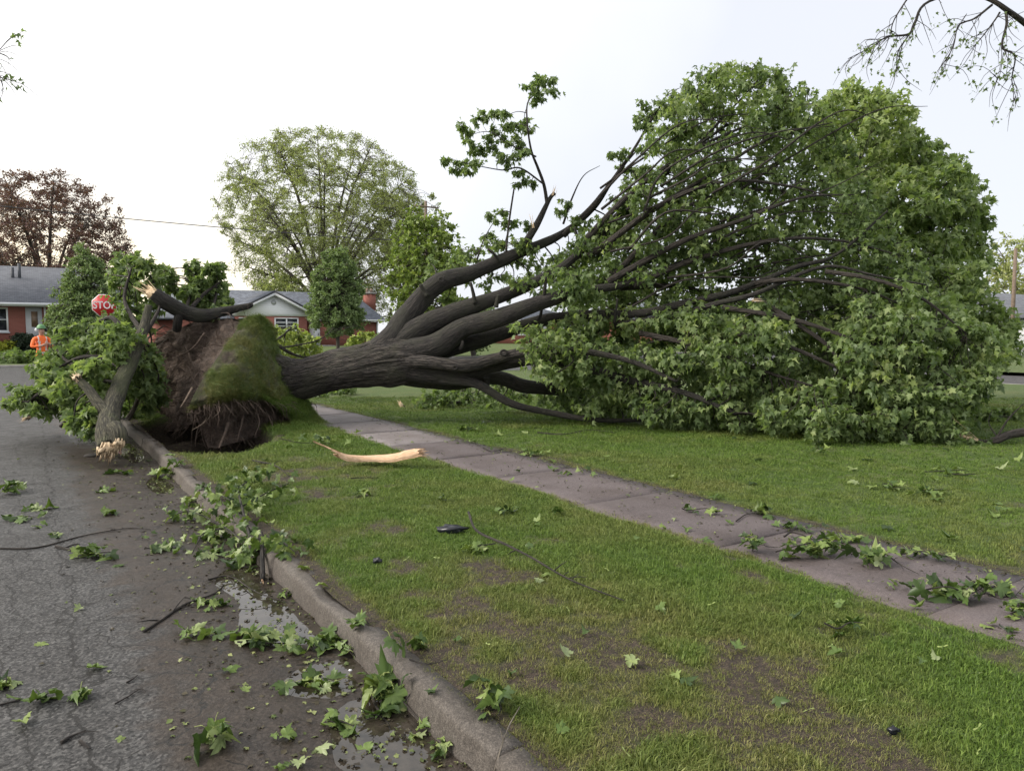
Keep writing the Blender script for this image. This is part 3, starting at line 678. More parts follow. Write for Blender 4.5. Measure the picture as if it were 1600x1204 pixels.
class Foliage:
    """twigs and leaves grown from limbs towards clump centres"""
    def __init__(s, seed): s.rng = np.random.default_rng(seed); s.P = []; s.Tip = []; s.Nr = []; s.S = []; s.C = []; s.twig = MB()
    def leaves(s, P, out, size, tint, droop=0.5, spread=0.6):
        n = len(P); r = s.rng
        tip = out * 0.55 + np.array([0, 0, -droop]) + r.normal(size=(n, 3)) * spread * 0.7
        nr = np.array([0, 0, 0.8]) + out * 0.5 + r.normal(size=(n, 3)) * spread
        s.P.append(P); s.Tip.append(tip); s.Nr.append(nr); s.S.append(r.uniform(size[0], size[1], n)); s.C.append(np.clip(tint + r.normal(size=n) * 0.16, 0, 1))
    def clump(s, c, rad, limbs=None, n_twig=7, per=9, size=(0.10, 0.16), tint=0.45, droop=0.5, squash=0.8, twig_r=0.006, seg=4, link_r=None, leafy=0.35, lift=0.0, spread=0.6):
        r = s.rng; c = np.asarray(c, float)
        if limbs is not None:
            LP, LR = limbs
            d = np.linalg.norm(LP - c, axis=1) + 0.15 * r.random(len(LP)) ; i = int(np.argmin(d)); a = LP[i]; L = d[i]
            if L > 0.15:
                back = LP[max(i - 3, 0)]; tng = norm(LP[min(i + 1, len(LP) - 1)] - back)
                mid = a + (c - a) * 0.5 + tng * L * 0.15 + r.normal(size=3) * 0.06 * L + np.array([0, 0, lift * L])
                r0 = min(LR[i] * 0.6, link_r or (0.008 + 0.012 * L))
                tube(s.twig, [a, mid, c], [r0, r0 * 0.7, twig_r], seg, 4, False)
        D = unit(r, n_twig); D[:, 2] = D[:, 2] * 0.8
        Lr = rad * r.uniform(0.55, 1.0, n_twig)[:, None]
        E = c + D * Lr * np.array([1, 1, squash]); Md = c + (E - c) * 0.55 + np.array([0, 0, 0.10]) * Lr + r.normal(size=(n_twig, 3)) * 0.05 * Lr
        twig_batch(s.twig, np.broadcast_to(c, E.shape), Md, E, twig_r)
        t = r.uniform(leafy, 1.05, (n_twig, per, 1))
        q = (1 - t) ** 2 * c + 2 * t * (1 - t) * Md[:, None] + t * t * E[:, None] + r.normal(size=(n_twig, per, 3)) * rad * 0.13
        o = norm(D[:, None] + r.normal(size=(n_twig, per, 3)) * 0.7)
        s.leaves(q.reshape(-1, 3), o.reshape(-1, 3), size, tint, droop, spread)
    def arrays(s):
        P = np.concatenate(s.P); R = frames(np.concatenate(s.Tip), np.concatenate(s.Nr)); return P, R, np.concatenate(s.S), np.concatenate(s.C)
    def build(s, parent, leafname, m, templates, twigmat, twigname='twigs', base=np.zeros(3), singles=0, pool=None, single_score=None):
        P, R, S, C = s.arrays(); keep = np.ones(len(P), bool)
        if singles:
            sc = single_score(P, S); idx = np.argsort(sc)[:singles]; keep[idx] = False
            for i in idx: leaf_obj(P[i], R[i], S[i] * 1.05, parent, pool, base)
        V, T, A = leaf_arrays(P[keep] - base, R[keep], S[keep], C[keep], templates, s.rng)
        o = link(leafname, fast_mesh(leafname, V, T, attrs={'tint': A}), m, parent); o['kind'] = 'stuff'
        if s.twig.n:
            V, Q, T, U, A = s.twig.arrays()
            o2 = link(twigname, fast_mesh(twigname, V - base, T, Q, True, uv=U), twigmat, parent); o2['kind'] = 'stuff'
        return o
def in_poly(poly, x, y):
    c = False; n = len(poly); j = n - 1
    for i in range(n):
        xi, yi = poly[i]; xj, yj = poly[j]
        if (yi > y) != (yj > y) and x < (xj - xi) * (y - yi) / (yj - yi) + xi: c = not c
        j = i
    return c
def scatter(poly, n, mind, rng, tries=60):
    P = np.array(poly); lo, hi = P.min(0), P.max(0); out = []
    for _ in range(n * tries):
        if len(out) >= n: break
        x, y = rng.uniform(lo, hi)
        if not in_poly(poly, x, y): continue
        if out and min((x - a) ** 2 + (y - b) ** 2 for a, b in out) < mind * mind: continue
        out.append((x, y))
    return out
def limb_path(pts):
    return np.array([dp(p[0], p[1], p[2]) for p in pts]), np.array([p[3] for p in pts])

# ------------------------------------------------------------------ grass tufts (instanced, uncountable)
tuftcol = bpy.data.collections.new('grass_tuft_kinds'); tuftcol2 = bpy.data.collections.new('matted_tuft_kinds')
def make_tuft(i, nb, h, spread, lean, col=tuftcol, mt='blade'):
    r = np.random.default_rng(100 + i); V = []; T = []; A = []
    for k in range(nb):
        a = r.uniform(0, 2 * PI); b0 = r.normal(size=2) * spread; hh = h * r.uniform(0.5, 1.15); ln = lean * r.uniform(0.2, 1.4)
        d = np.array([math.cos(a), math.sin(a)]); s = np.array([-d[1], d[0]]); w_ = 0.0016 * r.uniform(0.8, 1.5)
        n = len(V); tt = r.random()
        m = b0 + d * ln * hh * 0.35; e = b0 + d * ln * hh
        V += [(*(b0 - s * w_), 0), (*(b0 + s * w_), 0), (*(m - s * w_ * 0.9), hh * 0.6), (*(m + s * w_ * 0.9), hh * 0.6), (*e, hh * max(0.55, 1 - 0.35 * ln))]
        T += [(n, n + 1, n + 3), (n, n + 3, n + 2), (n + 2, n + 3, n + 4)]; A += [tt] * 5
    me = fast_mesh('grass_tuft', V, T, attrs={'tint': A}, mats=[M[mt]])
    o = bpy.data.objects.new('grass_tuft', me); col.objects.link(o)
for i, a in enumerate([(14, 0.045, 0.02, 0.5), (16, 0.055, 0.024, 0.8), (12, 0.038, 0.022, 1.1), (18, 0.06, 0.028, 0.6)]): make_tuft(i, *a); make_tuft(i + 10, a[0], a[1], a[2] * 1.2, a[3] * 1.6, tuftcol2, 'blade_matted')
def grass_group(tuftcol):
    g = bpy.data.node_groups.new('grass_scatter', 'GeometryNodeTree')
    g.interface.new_socket('Geometry', in_out='INPUT', socket_type='NodeSocketGeometry'); g.interface.new_socket('Geometry', in_out='OUTPUT', socket_type='NodeSocketGeometry')
    gi = g.nodes.new('NodeGroupInput'); go = g.nodes.new('NodeGroupOutput')
    ci = g.nodes.new('GeometryNodeCollectionInfo'); ci.inputs['Collection'].default_value = tuftcol; ci.inputs['Separate Children'].default_value = True; ci.inputs['Reset Children'].default_value = True
    ip = g.nodes.new('GeometryNodeInstanceOnPoints'); ip.inputs['Pick Instance'].default_value = True
    def na(name, t):
        n = g.nodes.new('GeometryNodeInputNamedAttribute'); n.data_type = t; n.inputs['Name'].default_value = name; return n.outputs['Attribute']
    mp = g.nodes.new('GeometryNodeMeshToPoints')
    g.links.new(gi.outputs[0], mp.inputs['Mesh']); g.links.new(mp.outputs[0], ip.inputs['Points'])
    g.links.new(ci.outputs[0], ip.inputs['Instance'])
    g.links.new(na('rot', 'FLOAT_VECTOR'), ip.inputs['Rotation']); g.links.new(na('scl', 'FLOAT_VECTOR'), ip.inputs['Scale'])
    g.links.new(ip.outputs[0], go.inputs[0]); return g
GRASS = grass_group(tuftcol); GRASS2 = grass_group(tuftcol2)
def grass_obj(name, P, rot, scl, dry, label, parent=None, group=None):
    me = fast_mesh(name, P, attrs={'rot': rot, 'scl': scl, 'dry': dry}); me.materials.append(M['blade'])
    o = link(name, me, None, parent); md = o.modifiers.new('scatter', 'NODES'); md.node_group = group or GRASS
    o['kind'] = 'stuff'
    if parent is None: tag(o, label, 'grass')
    return o
def scatter_lawn(name, x0, x1, y0, y1, zf, soilf, n, label, far=17.0, hmul=1.0):
    r = np.random.default_rng(5 + int(x0 * 10))
    # even cover per visible area: sample by angle and inverse distance
    m = n * 6
    d = 1.9 * (far / 1.9) ** (r.random(m) ** 0.75); ang = r.uniform(-0.70, 0.70, m)
    X = FH[0] * d + RT[0] * d * np.tan(ang); Y = FH[1] * d + RT[1] * d * np.tan(ang)
    P = np.c_[X, Y]; k = (X > x0) & (X < x1) & (Y > y0) & (Y < y1); P = P[k][:n]; d = d[k][:n]
    so = soilf(P); k = r.random(len(P)) > so * 0.78; P, so, d = P[k], so[k], d[k]
    nz = fbm(P * 0.9 + 21, 4); nz2 = fbm(P * 3.3 + 5, 3)
    dry = np.clip(0.10 + 0.75 * nz + 0.35 * nz2 + 0.8 * so, 0, 1)
    s = (0.55 + 0.45 * r.random(len(P)) ** 2 + 0.25 * nz) * (1 - 0.45 * so) * hmul
    wide = np.clip(d / 6.0, 1.0, 2.2)                 # sparser far cover uses broader tufts
    rot = np.c_[r.normal(0, 0.12, len(P)), r.normal(0, 0.12, len(P)), r.uniform(0, 2 * PI, len(P))]
    return grass_obj(name, np.c_[P, zf(P) - 0.004], rot, np.c_[s * wide, s * wide, s * np.sqrt(wide) * 0.8], dry, label)
def verge_soil(P): return np.maximum(soil_w(P), sstep(0.02, 0.2, pit_w(P)) * 1.2)
scatter_lawn('verge_grass', KX1 - 0.04, WX0 + 0.07, 0, VERGE_Y1, verge_z, verge_soil, 60000, 'short worn grass of the verge between kerb and sidewalk')
scatter_lawn('lawn_grass', WX1 - 0.08, 23.7, -6, VERGE_Y1, lawn_z, lambda P: lawn_soil(P) * 0.7, 45000, 'short mown grass of the wide lawn beyond the sidewalk', hmul=0.9)

# ------------------------------------------------------------------ THE FALLEN MAPLE
TB = gp(430, 660, 0.12)
tree = empty('fallen_maple_tree', TB, 'large uprooted maple lying across the sidewalk, its grassy root plate torn up', 'tree')
def part(name, mb, m, parent=tree, base=TB, smooth=True):
    V, Q, T, U, A = mb.arrays(); return link(name, fast_mesh(name, V - base, T, Q, smooth, {'tint': A}, U), m, parent)
# trunk
mb = MB()
tp, tr = limb_path([(395, 585, 12.4, 0.50), (430, 590, 12.4, 0.40), (470, 592, 12.4, 0.325), (520, 580, 12.35, 0.315), (570, 571, 12.3, 0.345), (610, 565, 12.3, 0.385), (645, 562, 12.25, 0.33), (680, 562, 12.2, 0.16)])
TP, TR = spline(np.c_[tp, tr], 14)[:, :3], spline(np.c_[tp, tr], 14)[:, 3]
V, Q, T, U = tube_data(TP, TR, 110, True, 0.10, 0.085, 2.0); mb.add(V, Q, T, U)
trunk = part('trunk', mb, M['bark'])
limbs = [  # px, py, depth, radius
 [(585, 558, 12.3, .24), (615, 528, 12.35, .22), (640, 490, 12.5, .18), (685, 448, 12.6, .165), (740, 424, 12.8, .14), (812, 396, 13.0, .115), (880, 368, 13.2, .085), (925, 325, 13.4, .05), (965, 270, 13.6, .03), (1003, 225, 13.8, .015)],
 [(605, 552, 12.3, .22), (650, 517, 12.3, .19), (700, 492, 12.3, .17), (760, 470, 12.3, .135), (815, 450, 12.4, .12), (870, 424, 12.5, .10), (915, 382, 12.7, .075), (975, 333, 12.8, .05), (1060, 250, 13.0, .05), (1140, 195, 13.2, .03)],
 [(620, 556, 12.2, .22), (680, 540, 12.1, .205), (725, 512, 12.1, .18), (775, 494, 12.0, .165), (830, 478, 12.0, .145), (890, 464, 12.0, .12), (935, 452, 12.0, .095), (970, 446, 12.1, .08), (1060, 412, 12.2, .055), (1170, 360, 12.4, .03)],
 [(610, 562, 12.35, .2), (650, 558, 12.4, .17), (710, 542, 12.5, .15), (770, 523, 12.6, .135), (835, 505, 12.6, .12), (910, 494, 12.4, .10), (1000, 494, 12.0, .09), (1060, 477, 11.8, .08), (1150, 450, 11.6, .065), (1235, 420, 11.6, .05), (1300, 396, 11.6, .035), (1390, 335, 11.8, .02)],
 [(590, 566, 12.2, .12), (630, 564, 12.0, .105), (672, 566, 11.9, .10), (720, 569, 11.85, .105), (775, 562, 11.8, .10), (825, 550, 11.7, .092), (890, 548, 11.5, .075), (980, 562, 11.2, .05), (1060, 600, 10.9, .03)],
 [(595, 570, 12.25, .20), (640, 578, 12.15, .185), (700, 584, 12.1, .16), (770, 574, 12.1, .13), (830, 562, 12.0, .12), (885, 570, 11.8, .11), (960, 588, 11.5, .085), (1065, 612, 11.0, .06), (1150, 650, 10.6, .035)],
 [(590, 572, 12.35, .18), (640, 586, 12.4, .175), (705, 595, 12.5, .165), (775, 588, 12.6, .14), (815, 598, 12.7, .14), (885, 612, 12.9, .13), (960, 628, 13.0, .09), (1050, 640, 13.1, .05)],
 [(640, 582, 12.2, .11), (695, 592, 12.05, .095), (745, 600, 11.95, .08), (800, 626, 11.9, .07), (860, 645, 11.9, .062), (930, 655, 11.85, .05), (1030, 658, 11.7, .03)],
 [(960, 508, 12.1, .07), (1055, 492, 11.8, .066), (1120, 474, 11.5, .06), (1180, 466, 11.4, .052), (1290, 424, 11.3, .035), (1370, 432, 11.2, .025), (1450, 446, 11.1, .015)],
 [(905, 458, 12.6, .09), (960, 430, 12.9, .075), (1040, 400, 13.1, .055), (1120, 385, 13.3, .04), (1240, 372, 13.5, .022)],
 [(980, 520, 12.4, .08), (1060, 522, 12.1, .065), (1120, 530, 11.9, .05), (1180, 512, 11.8, .03)],
 [(812, 394, 12.95, .085), (838, 352, 12.9, .07), (858, 312, 12.9, .048), (866, 300, 12.9, .04)]]
fan = [
 [(880, 368, 13.2, .06), (930, 318, 13.3, .045), (985, 238, 13.5, .03), (1012, 185, 13.6, .018), (1045, 145, 13.7, .008)],
 [(905, 390, 12.8, .06), (980, 318, 13, .045), (1060, 245, 13.2, .032), (1130, 188, 13.4, .02), (1200, 118, 13.6, .008)],
 [(905, 385, 12.6, .06), (1000, 300, 12.6, .045), (1090, 235, 12.7, .032), (1180, 188, 12.8, .02), (1255, 140, 12.9, .008)],
 [(920, 400, 12.5, .06), (1020, 330, 12.3, .045), (1110, 268, 12.2, .032), (1200, 215, 12.2, .02), (1290, 195, 12.3, .008)],
 [(930, 395, 12.5, .055), (1030, 316, 12.1, .042), (1130, 290, 11.9, .03), (1220, 294, 11.8, .018), (1300, 312, 11.8, .008)],
 [(950, 440, 12.1, .06), (1060, 380, 11.8, .045), (1150, 338, 11.6, .032), (1250, 308, 11.6, .02), (1340, 300, 11.7, .008)],
 [(960, 430, 12.2, .055), (1060, 335, 12.4, .04), (1150, 302, 12.6, .03), (1240, 298, 12.7, .02), (1330, 328, 12.8, .008)],
 [(990, 446, 12.1, .055), (1090, 400, 11.8, .042), (1200, 370, 11.6, .03), (1300, 368, 11.6, .02), (1400, 388, 11.7, .008)],
 [(1180, 442, 11.5, .04), (1250, 440, 11.2, .032), (1340, 452, 11, .022), (1410, 474, 10.9, .01)],
 [(970, 450, 12.3, .045), (1060, 442, 12.6, .035), (1150, 470, 12.7, .025), (1250, 492, 12.8, .01)],
 [(1000, 520, 11.8, .045), (1100, 545, 11.2, .035), (1200, 575, 10.7, .025), (1290, 605, 10.3, .01)],
 [(1180, 466, 11.4, .04), (1240, 508, 11.0, .034), (1290, 560, 10.6, .026), (1335, 640, 10.2, .012)],
 [(1130, 480, 11.4, .04), (1250, 500, 10.9, .032), (1350, 540, 10.4, .022), (1450, 560, 10.1, .01)],
 [(1290, 424, 11.3, .035), (1370, 442, 10.8, .028), (1440, 470, 10.5, .02), (1510, 505, 10.3, .01)],
 [(1150, 520, 11.2, .035), (1230, 545, 10.6, .028), (1360, 600, 10.2, .018), (1440, 640, 10.0, .008)],
 [(855, 318, 12.9, .032), (852, 290, 12.85, .028), (845, 262, 12.8, .024), (828, 232, 12.8, .019), (819, 200, 12.8, .015), (822, 165, 12.8, .011), (840, 130, 12.8, .006)],
 [(850, 288, 12.85, .016), (815, 270, 12.8, .013), (780, 258, 12.75, .010), (735, 255, 12.7, .006), (700, 248, 12.7, .003)],
 [(838, 245, 12.8, .014), (805, 225, 12.75, .010), (765, 205, 12.7, .007), (728, 215, 12.7, .003)],
 [(790, 400, 12.9, .02), (792, 345, 12.9, .018), (796, 300, 12.9, .014), (802, 282, 12.9, .006)],
 [(880, 350, 13.1, .02), (895, 310, 13.1, .015), (915, 275, 13.1, .009), (925, 262, 13.1, .004)],
 [(745, 405, 12.9, .012), (760, 370, 12.9, .009), (775, 345, 12.9, .005)]]
allP, allR = [TP[-20:]], [TR[-20:]]
for i, l in enumerate(limbs):
    mb = MB(); P, R = limb_path(l); R = R * np.interp([q[0] for q in l], [640, 760, 900, 1100], [1, .88, .76, .7]); P[3:] += RNG.normal(size=(len(P) - 3, 3)) * .035; P, R = tube(mb, P, R, 28 if i < 8 else 16, 9, True, 0.14, 0.05 if i < 8 else 0.0, i * 3.1)
    lo = part('limb', mb, M['bark_limb'] if i != 4 else M['bark']); allP.append(P[6:]); allR.append(R[6:])
for i, l in enumerate(fan):
    mb = MB(); P, R = limb_path(l); P[1:] += RNG.normal(size=(len(P) - 1, 3)) * 0.05
    P, R = tube(mb, P, R, 9, 7, True, 0.15, 0, i); part('branch', mb, M['twig']); allP.append(P[3:]); allR.append(R[3:])
# snapped side shoots
for (x, y, d, vx, vy, l, r) in ((668, 462, 12.4, -.5, .8, .22, .035), (742, 474, 12.15, -.2, 1, .35, .028), (775, 480, 11.9, .2, 1, .2, .03), (850, 462, 11.9, .1, 1, .3, .025), (760, 590, 12.3, .1, -1, .25, .04), (905, 382, 12.6, -.3, 1, .3, .025), (840, 500, 12.4, .3, 1, .25, .025), (720, 545, 12.0, .2, .9, .14, .03), (960, 505, 12, .1, 1, .4, .02), (780, 410, 12.8, -.6, .7, .3, .025)):
    c0 = dp(x, y, d); dr_ = norm(RT * vx + UP * vy - FH * .25); mb = MB(); tube(mb, [c0, c0 + dr_ * l * .5 + RNG.normal(size=3) * .02, c0 + dr_ * l], [r * 1.3, r, r * .8], 9, 4, True, .2); st_ = part('snapped_shoot', mb, M['bark_limb'])
# knot hole collars and torn stubs
for (x, y, d, r) in ((690, 437, 12.42, .045), (787, 551, 11.70, .05), (711, 574, 11.74, .035)):
    c = dp(x, y, d); a = np.linspace(0, 2 * PI, 13)[:-1]; ringp = [c + (RT * math.cos(t) + UP * math.sin(t) * 0.8) * r for t in a]
    mb = MB(); tube(mb, ringp + ringp[:1], [r * 0.34] * 13, 6, 2, False, 0.2); part('knot', mb, M['bark_limb'])
for k in range(30):
    x0, y0 = RNG.uniform(930, 1150), RNG.uniform(290, 520); t = RNG.random(); L_ = RNG.uniform(180, 330); up = np.interp(y0, [290, 520], [130, 15]) * RNG.uniform(.6, 1.2); d0 = RNG.uniform(11.3, 12.8)
    pts = [(x0, y0, d0 + .3, .022), (x0 + L_ * .3, y0 - up * .45, d0, .017), (x0 + L_ * .65, y0 - up * .85, d0 - .1, .011), (x0 + L_, y0 - up * .95 + RNG.uniform(-15, 25), d0, .004)]
    mb = MB(); P, R = limb_path(pts); P[1:] += RNG.normal(size=(3, 3)) * .13; P, R = tube(mb, P, R, 6, 6, False, .15, 0, k); part('branch', mb, M['twig']); allP.append(P[2:]); allR.append(R[2:])
LIMB = (np.concatenate(allP), np.concatenate(allR))

def splinter(mb, base, direction, r, length, n, rng, spread=0.25):
    """a torn wood end: shards of unequal length standing on the broken section"""
    d = norm(direction); ref = np.array([0, 0, 1.0]) if abs(d[2]) < .8 else np.array([1.0, 0, 0]); u = norm(np.cross(d, ref)); v = np.cross(d, u)
    for k in range(n):
        a = rng.uniform(0, 2 * PI); q = r * math.sqrt(rng.random()) * 0.9; o = base + (u * math.cos(a) + v * math.sin(a)) * q - d * 0.05
        l = length * rng.uniform(0.25, 1.0) ; e = o + d * (l + .05) + (u * rng.normal() + v * rng.normal()) * spread * l * 0.4
        w_ = r * rng.uniform(0.10, 0.30)
        b1 = [o + (u * math.cos(t) + v * math.sin(t) * 0.6) * w_ for t in (0, 1.57, 3.14, 4.71)]
        b2 = [o + (e - o) * 0.6 + (u * math.cos(t) + v * math.sin(t) * 0.6) * w_ * 0.7 for t in (0, 1.57, 3.14, 4.71)]
        V = b1 + b2 + [e]
        Q = [(i, (i + 1) % 4, 4 + (i + 1) % 4, 4 + i) for i in range(4)]; T = [(4 + i, 4 + (i + 1) % 4, 8) for i in range(4)]
        mb.add(V, Q, T)
def fracture(mb, base, direction, r, length, seed=0.0, steps=7.0, tilt=0.5):
    """a broken cross-section: wood torn into steps and spikes of uneven height"""
    d = norm(direction); ref = np.array([0, 0, 1.0]) if abs(d[2]) < .8 else np.array([1.0, 0, 0]); u = norm(np.cross(d, ref)); v = np.cross(d, u)
    nr, na = 16, 44; V = []
    rad = np.linspace(0.02, 1.0, nr); an = np.linspace(0, 2 * PI, na, endpoint=False); RR, AA = np.meshgrid(rad, an, indexing='ij')
    X, Y = RR * np.cos(AA), RR * np.sin(AA); q = np.c_[X.ravel(), Y.ravel()]; q = q + .25 * np.c_[fbm(q * 3 + seed, 2), fbm(q * 3 + seed + 5, 2)]
    cell = np.floor(q * steps * .5).astype(np.int64); h1 = _hash(cell[:, 0], cell[:, 1], np.full(len(cell), int(seed) + 3)); cell2 = np.floor(q * steps * 1.3 + .37).astype(np.int64); h2 = _hash(cell2[:, 0], cell2[:, 1], np.full(len(cell), int(seed) + 8))
    h = .45 * h1 + .3 * h2 + .35 * (X.ravel() * math.cos(seed) + Y.ravel() * math.sin(seed)) * tilt + .18 * fbm(q * 9 + seed, 3)
    h = h - np.where(RR.ravel() > .97, .25 * h2 + .2, 0); P = base + (X.ravel()[:, None] * u + Y.ravel()[:, None] * v) * r + d * (h * length)[:, None]
    i = np.arange(nr - 1)[:, None] * na; j = np.arange(na)[None]; k = (np.arange(na)[None] + 1) % na
    mb.add(P, np.stack([i + j, i + k, i + na + k, i + na + j], -1).reshape(-1, 4), [(0, a, a + 1) for a in range(1, na - 1)])
for (x, y, d, dx, dy, r, l) in ((866, 302, 12.88, 0.25, 1, .045, .16), (832, 352, 12.85, -0.2, 1, .03, .28), (740, 470, 12.3, -.5, -1, .03, .35), (1180, 470, 10.9, 1, -.05, .035, .22)):
    mb = MB(); splinter(mb, dp(x, y, d), RT * dx + UP * dy, r, l, 6, RNG); part('torn_wood', mb, M['wood'], smooth=False)

fo = Foliage(21)
A_poly = [(965, 330), (1000, 250), (1035, 175), (1100, 112), (1190, 104), (1250, 128), (1300, 205), (1350, 300), (1420, 400), (1450, 480), (1350, 515), (1150, 515), (1000, 495), (890, 470), (850, 425), (905, 375)]
for (x, y) in scatter(A_poly, 400, 15, fo.rng):
    left = max(0, (1010 - x) / 150); d = 11.6 + 2.2 * fo.rng.random() + 0.6 * max(0, (400 - y) / 300)
    if 1225 < x < 1330 and 380 < y: d += 1.2
    if fo.rng.random() < 0.35 * left + (.08 if y < 340 and x < 1150 else .0): continue
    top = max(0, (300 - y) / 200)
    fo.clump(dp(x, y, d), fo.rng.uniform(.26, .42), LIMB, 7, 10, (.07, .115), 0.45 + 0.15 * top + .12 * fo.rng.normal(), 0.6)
B_poly = [(850, 515), (900, 500), (1050, 500), (1200, 480), (1330, 440), (1480, 470), (1535, 520), (1545, 580), (1520, 630), (1490, 672), (1360, 672), (1250, 668), (1150, 640), (1000, 645), (900, 635), (870, 600)]
def front_d(x, y):
    base = np.interp(x, [820, 1000, 1150, 1300, 1420, 1540], [11.7, 11.2, 10.5, 9.95, 9.85, 10.2])
    return base + 0.9 * max(0, (560 - y) / 120)
for (x, y) in scatter(B_poly, 300, 16, fo.rng):
    d = front_d(x, y) + abs(fo.rng.normal()) * 0.75
    if 1225 < x < 1320 and 420 < y < 600: d += 1.6
    q = dp(x, y, d); 
    if q[2] < 0.3: q[2] = 0.3 + 0.1 * fo.rng.random()
    fo.clump(q, fo.rng.uniform(.26, .42), LIMB, 8, 10, (.07, .12), 0.50 + 0.14 * fo.rng.normal(), 0.75)
for (poly, n, md, d0, d1, tint, rad) in (
    ([(805, 515), (850, 505), (900, 520), (915, 560), (890, 600), (830, 570)], 16, 14, 11.0, 11.6, .62, .28),
    ([(650, 400), (720, 385), (800, 372), (850, 400), (850, 450), (790, 455), (720, 440)], 20, 18, 12.7, 13.4, .55, .24),
    ([(760, 460), (870, 410), (930, 440), (950, 480), (870, 470)], 14, 18, 12.0, 12.8, .5, .26),
    ([(715, 205), (750, 172), (815, 175), (838, 225), (800, 255), (735, 240)], 22, 12, 12.6, 13.0, .5, .15),
    ([(688, 250), (740, 245), (760, 262), (720, 272)], 5, 13, 12.6, 12.8, .5, .15),
    ([(822, 140), (845, 115), (872, 118), (868, 140), (840, 160)], 7, 11, 12.7, 12.9, .5, .15),
    ([(790, 255), (815, 250), (835, 285), (810, 290)], 4, 12, 12.7, 12.9, .4, .14),
    ([(865, 405), (930, 330), (1000, 270), (1010, 330), (940, 415)], 20, 15, 12.6, 13.4, .55, .2),
    ([(640, 450), (700, 415), (760, 400), (700, 470)], 7, 16, 12.9, 13.4, .55, .16),
    ([(985, 160), (1005, 140), (1040, 150), (1020, 200), (1000, 220)], 7, 12, 13.4, 13.8, .45, .18),
    ([(950, 240), (975, 235), (985, 270), (960, 270)], 4, 10, 13.3, 13.6, .45, .14),
    ([(740, 345), (780, 330), (830, 350), (860, 380), (770, 385)], 8, 14, 13.0, 13.3, .4, .16),
    ([(868, 300), (885, 290), (905, 360), (880, 360)], 4, 12, 13.0, 13.2, .45, .13),
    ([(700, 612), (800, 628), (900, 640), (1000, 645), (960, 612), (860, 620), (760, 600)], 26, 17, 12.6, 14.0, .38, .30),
    ([(1000, 630), (1150, 640), (1250, 660), (1250, 690), (1130, 670), (1000, 655)], 26, 16, 10.6, 11.4, .45, .28),
    ([(1260, 640), (1370, 640), (1380, 695), (1280, 690)], 16, 14, 9.6, 9.9, .5, .26),
    ([(1380, 610), (1500, 600), (1515, 690), (1390, 690)], 22, 15, 9.8, 10.2, .5, .28)):
    for (x, y) in scatter(poly, n, md, fo.rng):
        q = dp(x, y, fo.rng.uniform(d0, d1)); q[2] = max(q[2], 0.28)
        fo.clump(q, rad * fo.rng.uniform(.8, 1.15), LIMB, 6, 8, (.06, .105), tint, 0.6)
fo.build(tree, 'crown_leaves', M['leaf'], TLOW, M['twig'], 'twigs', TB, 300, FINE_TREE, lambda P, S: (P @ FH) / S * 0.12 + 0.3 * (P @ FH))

# root plate -------------------------------------------------------
def patch(rows, nu, nv, amp, fq, seed, base=TB):
    """smooth sheet through a grid of surveyed points, roughened"""
    G = np.array([[dp(*p) for p in r] for r in rows]); G = np.array([spline(r, 8) for r in G])
    G = np.array([spline(G[:, j], 8) for j in range(G.shape[1])]).transpose(1, 0, 2)
    def resample(a, n):
        t = np.linspace(0, len(a) - 1, n); i = np.minimum(t.astype(int), len(a) - 2); f = (t - i)[:, None]
        return a[i] * (1 - f) + a[i + 1] * f
    G = np.array([resample(r, nu) for r in G]); G = np.array([resample(G[:, j], nv) for j in range(nu)]).transpose(1, 0, 2)
    nrm = norm(np.cross(np.gradient(G, axis=1), np.gradient(G, axis=0))); V = G.reshape(-1, 3); n_ = nrm.reshape(-1, 3)
    toC = CAM - V; n_ = n_ * np.sign((n_ * toC).sum(1, keepdims=True))
    fd = sstep(0, .10, np.linspace(0, 1, nu)); fade = np.tile(fd, nv); V = V + n_ * (amp * fbm(V * fq + seed, 5) * fade)[:, None]
    i = np.arange(nv - 1)[:, None] * nu; j = np.arange(nu - 1)[None]
    Q = np.stack([i + j, i + j + 1, i + nu + j + 1, i + nu + j], -1).reshape(-1, 4)
    return V, Q, n_
rp = link('root_plate', fast_mesh('root_plate', [(0, 0, 0)] * 3, [(0, 1, 2)]), M['soil'], tree)
soil_rows = [
 [(390, 494, 12.1), (345, 500, 12.3), (300, 506, 12.7), (262, 518, 13.1), (238, 540, 13.5)],
 [(372, 516, 11.7), (335, 526, 12.1), (292, 535, 12.6), (255, 545, 13.1), (228, 560, 13.5)],
 [(345, 552, 11.1), (318, 562, 11.9), (282, 572, 12.7), (248, 580, 13.2), (222, 590, 13.6)],
 [(318, 592, 10.65), (300, 604, 11.8), (275, 615, 12.8), (243, 620, 13.3), (216, 622, 13.7)],
 [(300, 630, 10.4), (290, 645, 11.6), (268, 655, 12.8), (238, 658, 13.4), (210, 652, 13.8)],
 [(302, 655, 10.5), (292, 668, 11.7), (262, 675, 12.9), (230, 672, 13.4), (206, 665, 13.8)]]
V1, Q1, N1 = patch(soil_rows, 120, 130, 0.26, 3.0, 1.0)
turf_rows = [
 [(388, 493, 12.1), (396, 492, 12.15), (404, 493, 12.3), (412, 497, 12.5)],
 [(370, 515, 11.65), (392, 515, 11.75), (410, 515, 12.05), (428, 522, 12.5)],
 [(345, 551, 11.05), (380, 550, 11.2), (412, 550, 11.65), (441, 555, 12.5)],
 [(318, 590, 10.6), (362, 585, 10.75), (410, 587, 11.35), (455, 588, 12.5)],
 [(299, 625, 10.35), (350, 612, 10.5), (410, 612, 11.2), (468, 614, 12.5)],
 [(296, 640, 10.38), (345, 626, 10.5), (408, 626, 11.25), (478, 632, 12.5)]]
